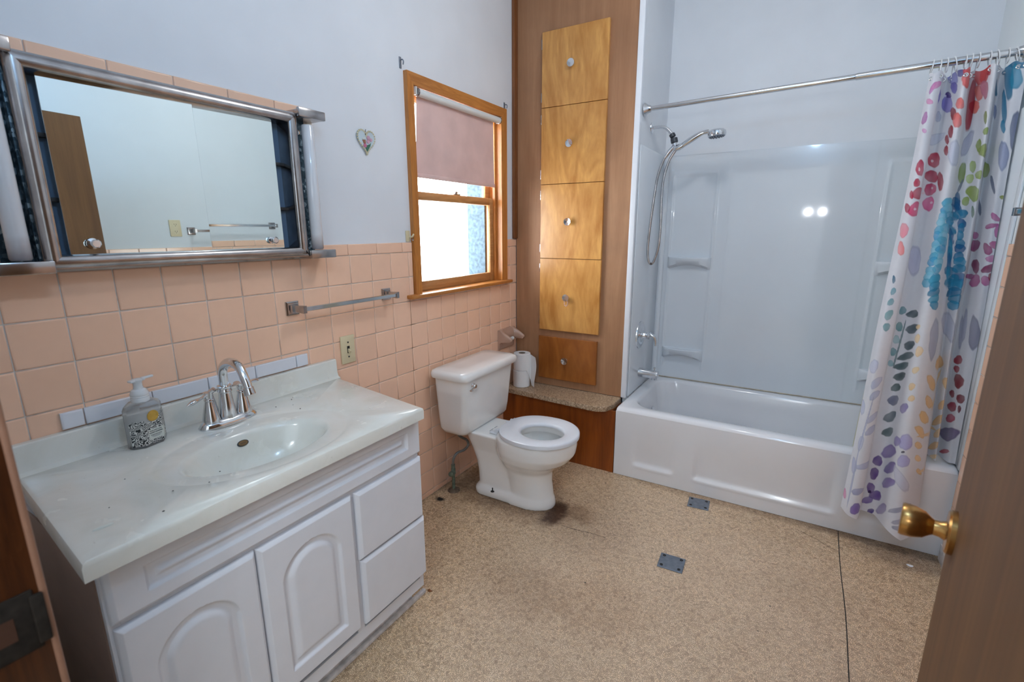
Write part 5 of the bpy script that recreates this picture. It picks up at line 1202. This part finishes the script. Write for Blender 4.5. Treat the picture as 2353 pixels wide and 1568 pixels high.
 (0.5552,1.4113,19.2,-5.1,12.7,32.4,0.156,0.114,0.262),(0.5489,1.4874,30.9,-8.3,48.4,106.4,0.515,0.045,0.08),(0.5906,0.9916,52.9,-6.9,3.1,15.5,0.305,0.305,0.402),
]

NU, NV = 420, 900
uu, vv = np.meshgrid(np.linspace(0, 1, NU), np.linspace(0, 1, NV)); uu = uu.ravel(); vv = vv.ravel()
cx_, cy_, cz_ = curtain_xyz(uu, vv)
SS = arc_s(uu); TT = ZT-cz_
colr = np.ones((len(uu), 3))*np.array([.80, .80, .84])
rng = np.random.RandomState(5)
for k, (s0, t0, a11, a12, a21, a22, r_, g_, b_) in enumerate(PRINT):
    ds = SS-s0; dt = TT-t0
    sel = np.where((np.abs(ds) < .12) & (np.abs(dt) < .26))[0]
    p = a11*ds[sel]+a12*dt[sel]; q = a21*ds[sel]+a22*dt[sel]
    rr_ = np.hypot(p, q); an = np.arctan2(q, p); ph = rng.rand(3)*6.28
    edge = 1+.07*np.sin(2*an+ph[0])+.06*np.sin(3*an+ph[1])+.03*np.sin(7*an+ph[2])
    d = rr_/edge
    cov = np.clip((1.06-d)/.12, 0, 1)
    wash = .86+.10*np.sin(p*2.1+ph[0])*np.cos(q*1.7+ph[1])
    dark = np.where(d > .82, .88, 1.0)
    c = np.array([r_, g_, b_])
    cc = c[None, :]*dark[:, None]
    al = (cov*np.clip(wash, 0, 1))[:, None]
    colr[sel] = colr[sel]*(1-al)+cc*al
me = bpy.data.meshes.new('curtain')
co_ = np.stack([cx_, cy_, cz_], 1); org = np.array([1.95, 2.0, float(cz_.min())])
idx = np.arange(NU*NV).reshape(NV, NU)
quads = np.stack([idx[:-1, :-1], idx[:-1, 1:], idx[1:, 1:], idx[1:, :-1]], -1).reshape(-1, 4)
me.vertices.add(len(co_)); me.vertices.foreach_set('co', (co_-org).ravel())
me.loops.add(quads.size); me.loops.foreach_set('vertex_index', quads.ravel())
me.polygons.add(len(quads)); me.polygons.foreach_set('loop_start', np.arange(0, quads.size, 4)); me.polygons.foreach_set('loop_total', np.full(len(quads), 4))
me.update(); me.validate()
me.polygons.foreach_set('use_smooth', np.ones(len(quads), bool))
at_ = me.color_attributes.new('print', 'FLOAT_COLOR', 'POINT')
at_.data.foreach_set('color', np.concatenate([colr, np.ones((len(colr), 1))], 1).ravel())
me.materials.append(MAT['curtain'])
cu = thing('shower_curtain', 'white shower curtain with watercolour flowers drawn to the right', 'curtain', (1.95, 2.0, .10))
fo = bpy.data.objects.new('fabric', me); col.objects.link(fo); fo.location = org; attach(fo, cu)
RINGU = [.03, .12, .22, .31, .40, .48, .56, .66, .75, .84, .92, .98]
ORD = ['first', 'second', 'third', 'fourth', 'fifth', 'sixth', 'seventh', 'eighth', 'ninth', 'tenth', 'eleventh', 'last']
for k_, u_ in enumerate(RINGU):
    a_, b_, c_ = [float(t[0]) for t in curtain_xyz(np.array([u_]), np.array([.012]))]
    ey = MB().lathe([(.0042, -.0012), (.0075, -.0016), (.0085, 0), (.0075, .0016), (.0042, .0012)], 14, T((a_, b_-.001, c_)) @ vrot((.25, -1, 0)), cap=False); ey.build('eyelet', 'chrome', cu)
    rx = a_; rc = rodz(rx); n = 26
    tilt = rng.uniform(-.35, .35)
    path = []
    for i in range(n):
        t = R(-250+320*i/(n-1)); path.append((rx+tilt*.02*math.sin(t), RY+.0225*math.cos(t)*1.0, rc-.008+.0255*math.sin(t)))
    path.append((a_, b_+.004, c_+.004)); path.append((a_+.001, b_-.006, c_-.002))
    rg = MB().tube(path, .0019, 8).build('curtain_ring', 'ring_plastic')
    tag(rg, 'white plastic curtain ring on the rod, '+ORD[k_]+' from the free edge of the curtain', 'curtain ring', 'white rings along the shower rod')
# plain liner hanging inside the tub behind the curtain
def liner(u, v):
    q = v; xt = 1.870+.235*u; xb = 1.800+.315*u
    return (xt+(xb-xt)*q, 2.266+(2.150-2.266)*q+.008*math.sin(u*22+q), 1.915+(.30-1.915)*v)
tag(MB().grid(liner, 60, 40).build('curtain_liner', plain('yellowed_liner_vinyl', (.72, .68, .50), .35, var=.04)), 'plain yellowed shower curtain liner hanging inside the tub', 'curtain liner')
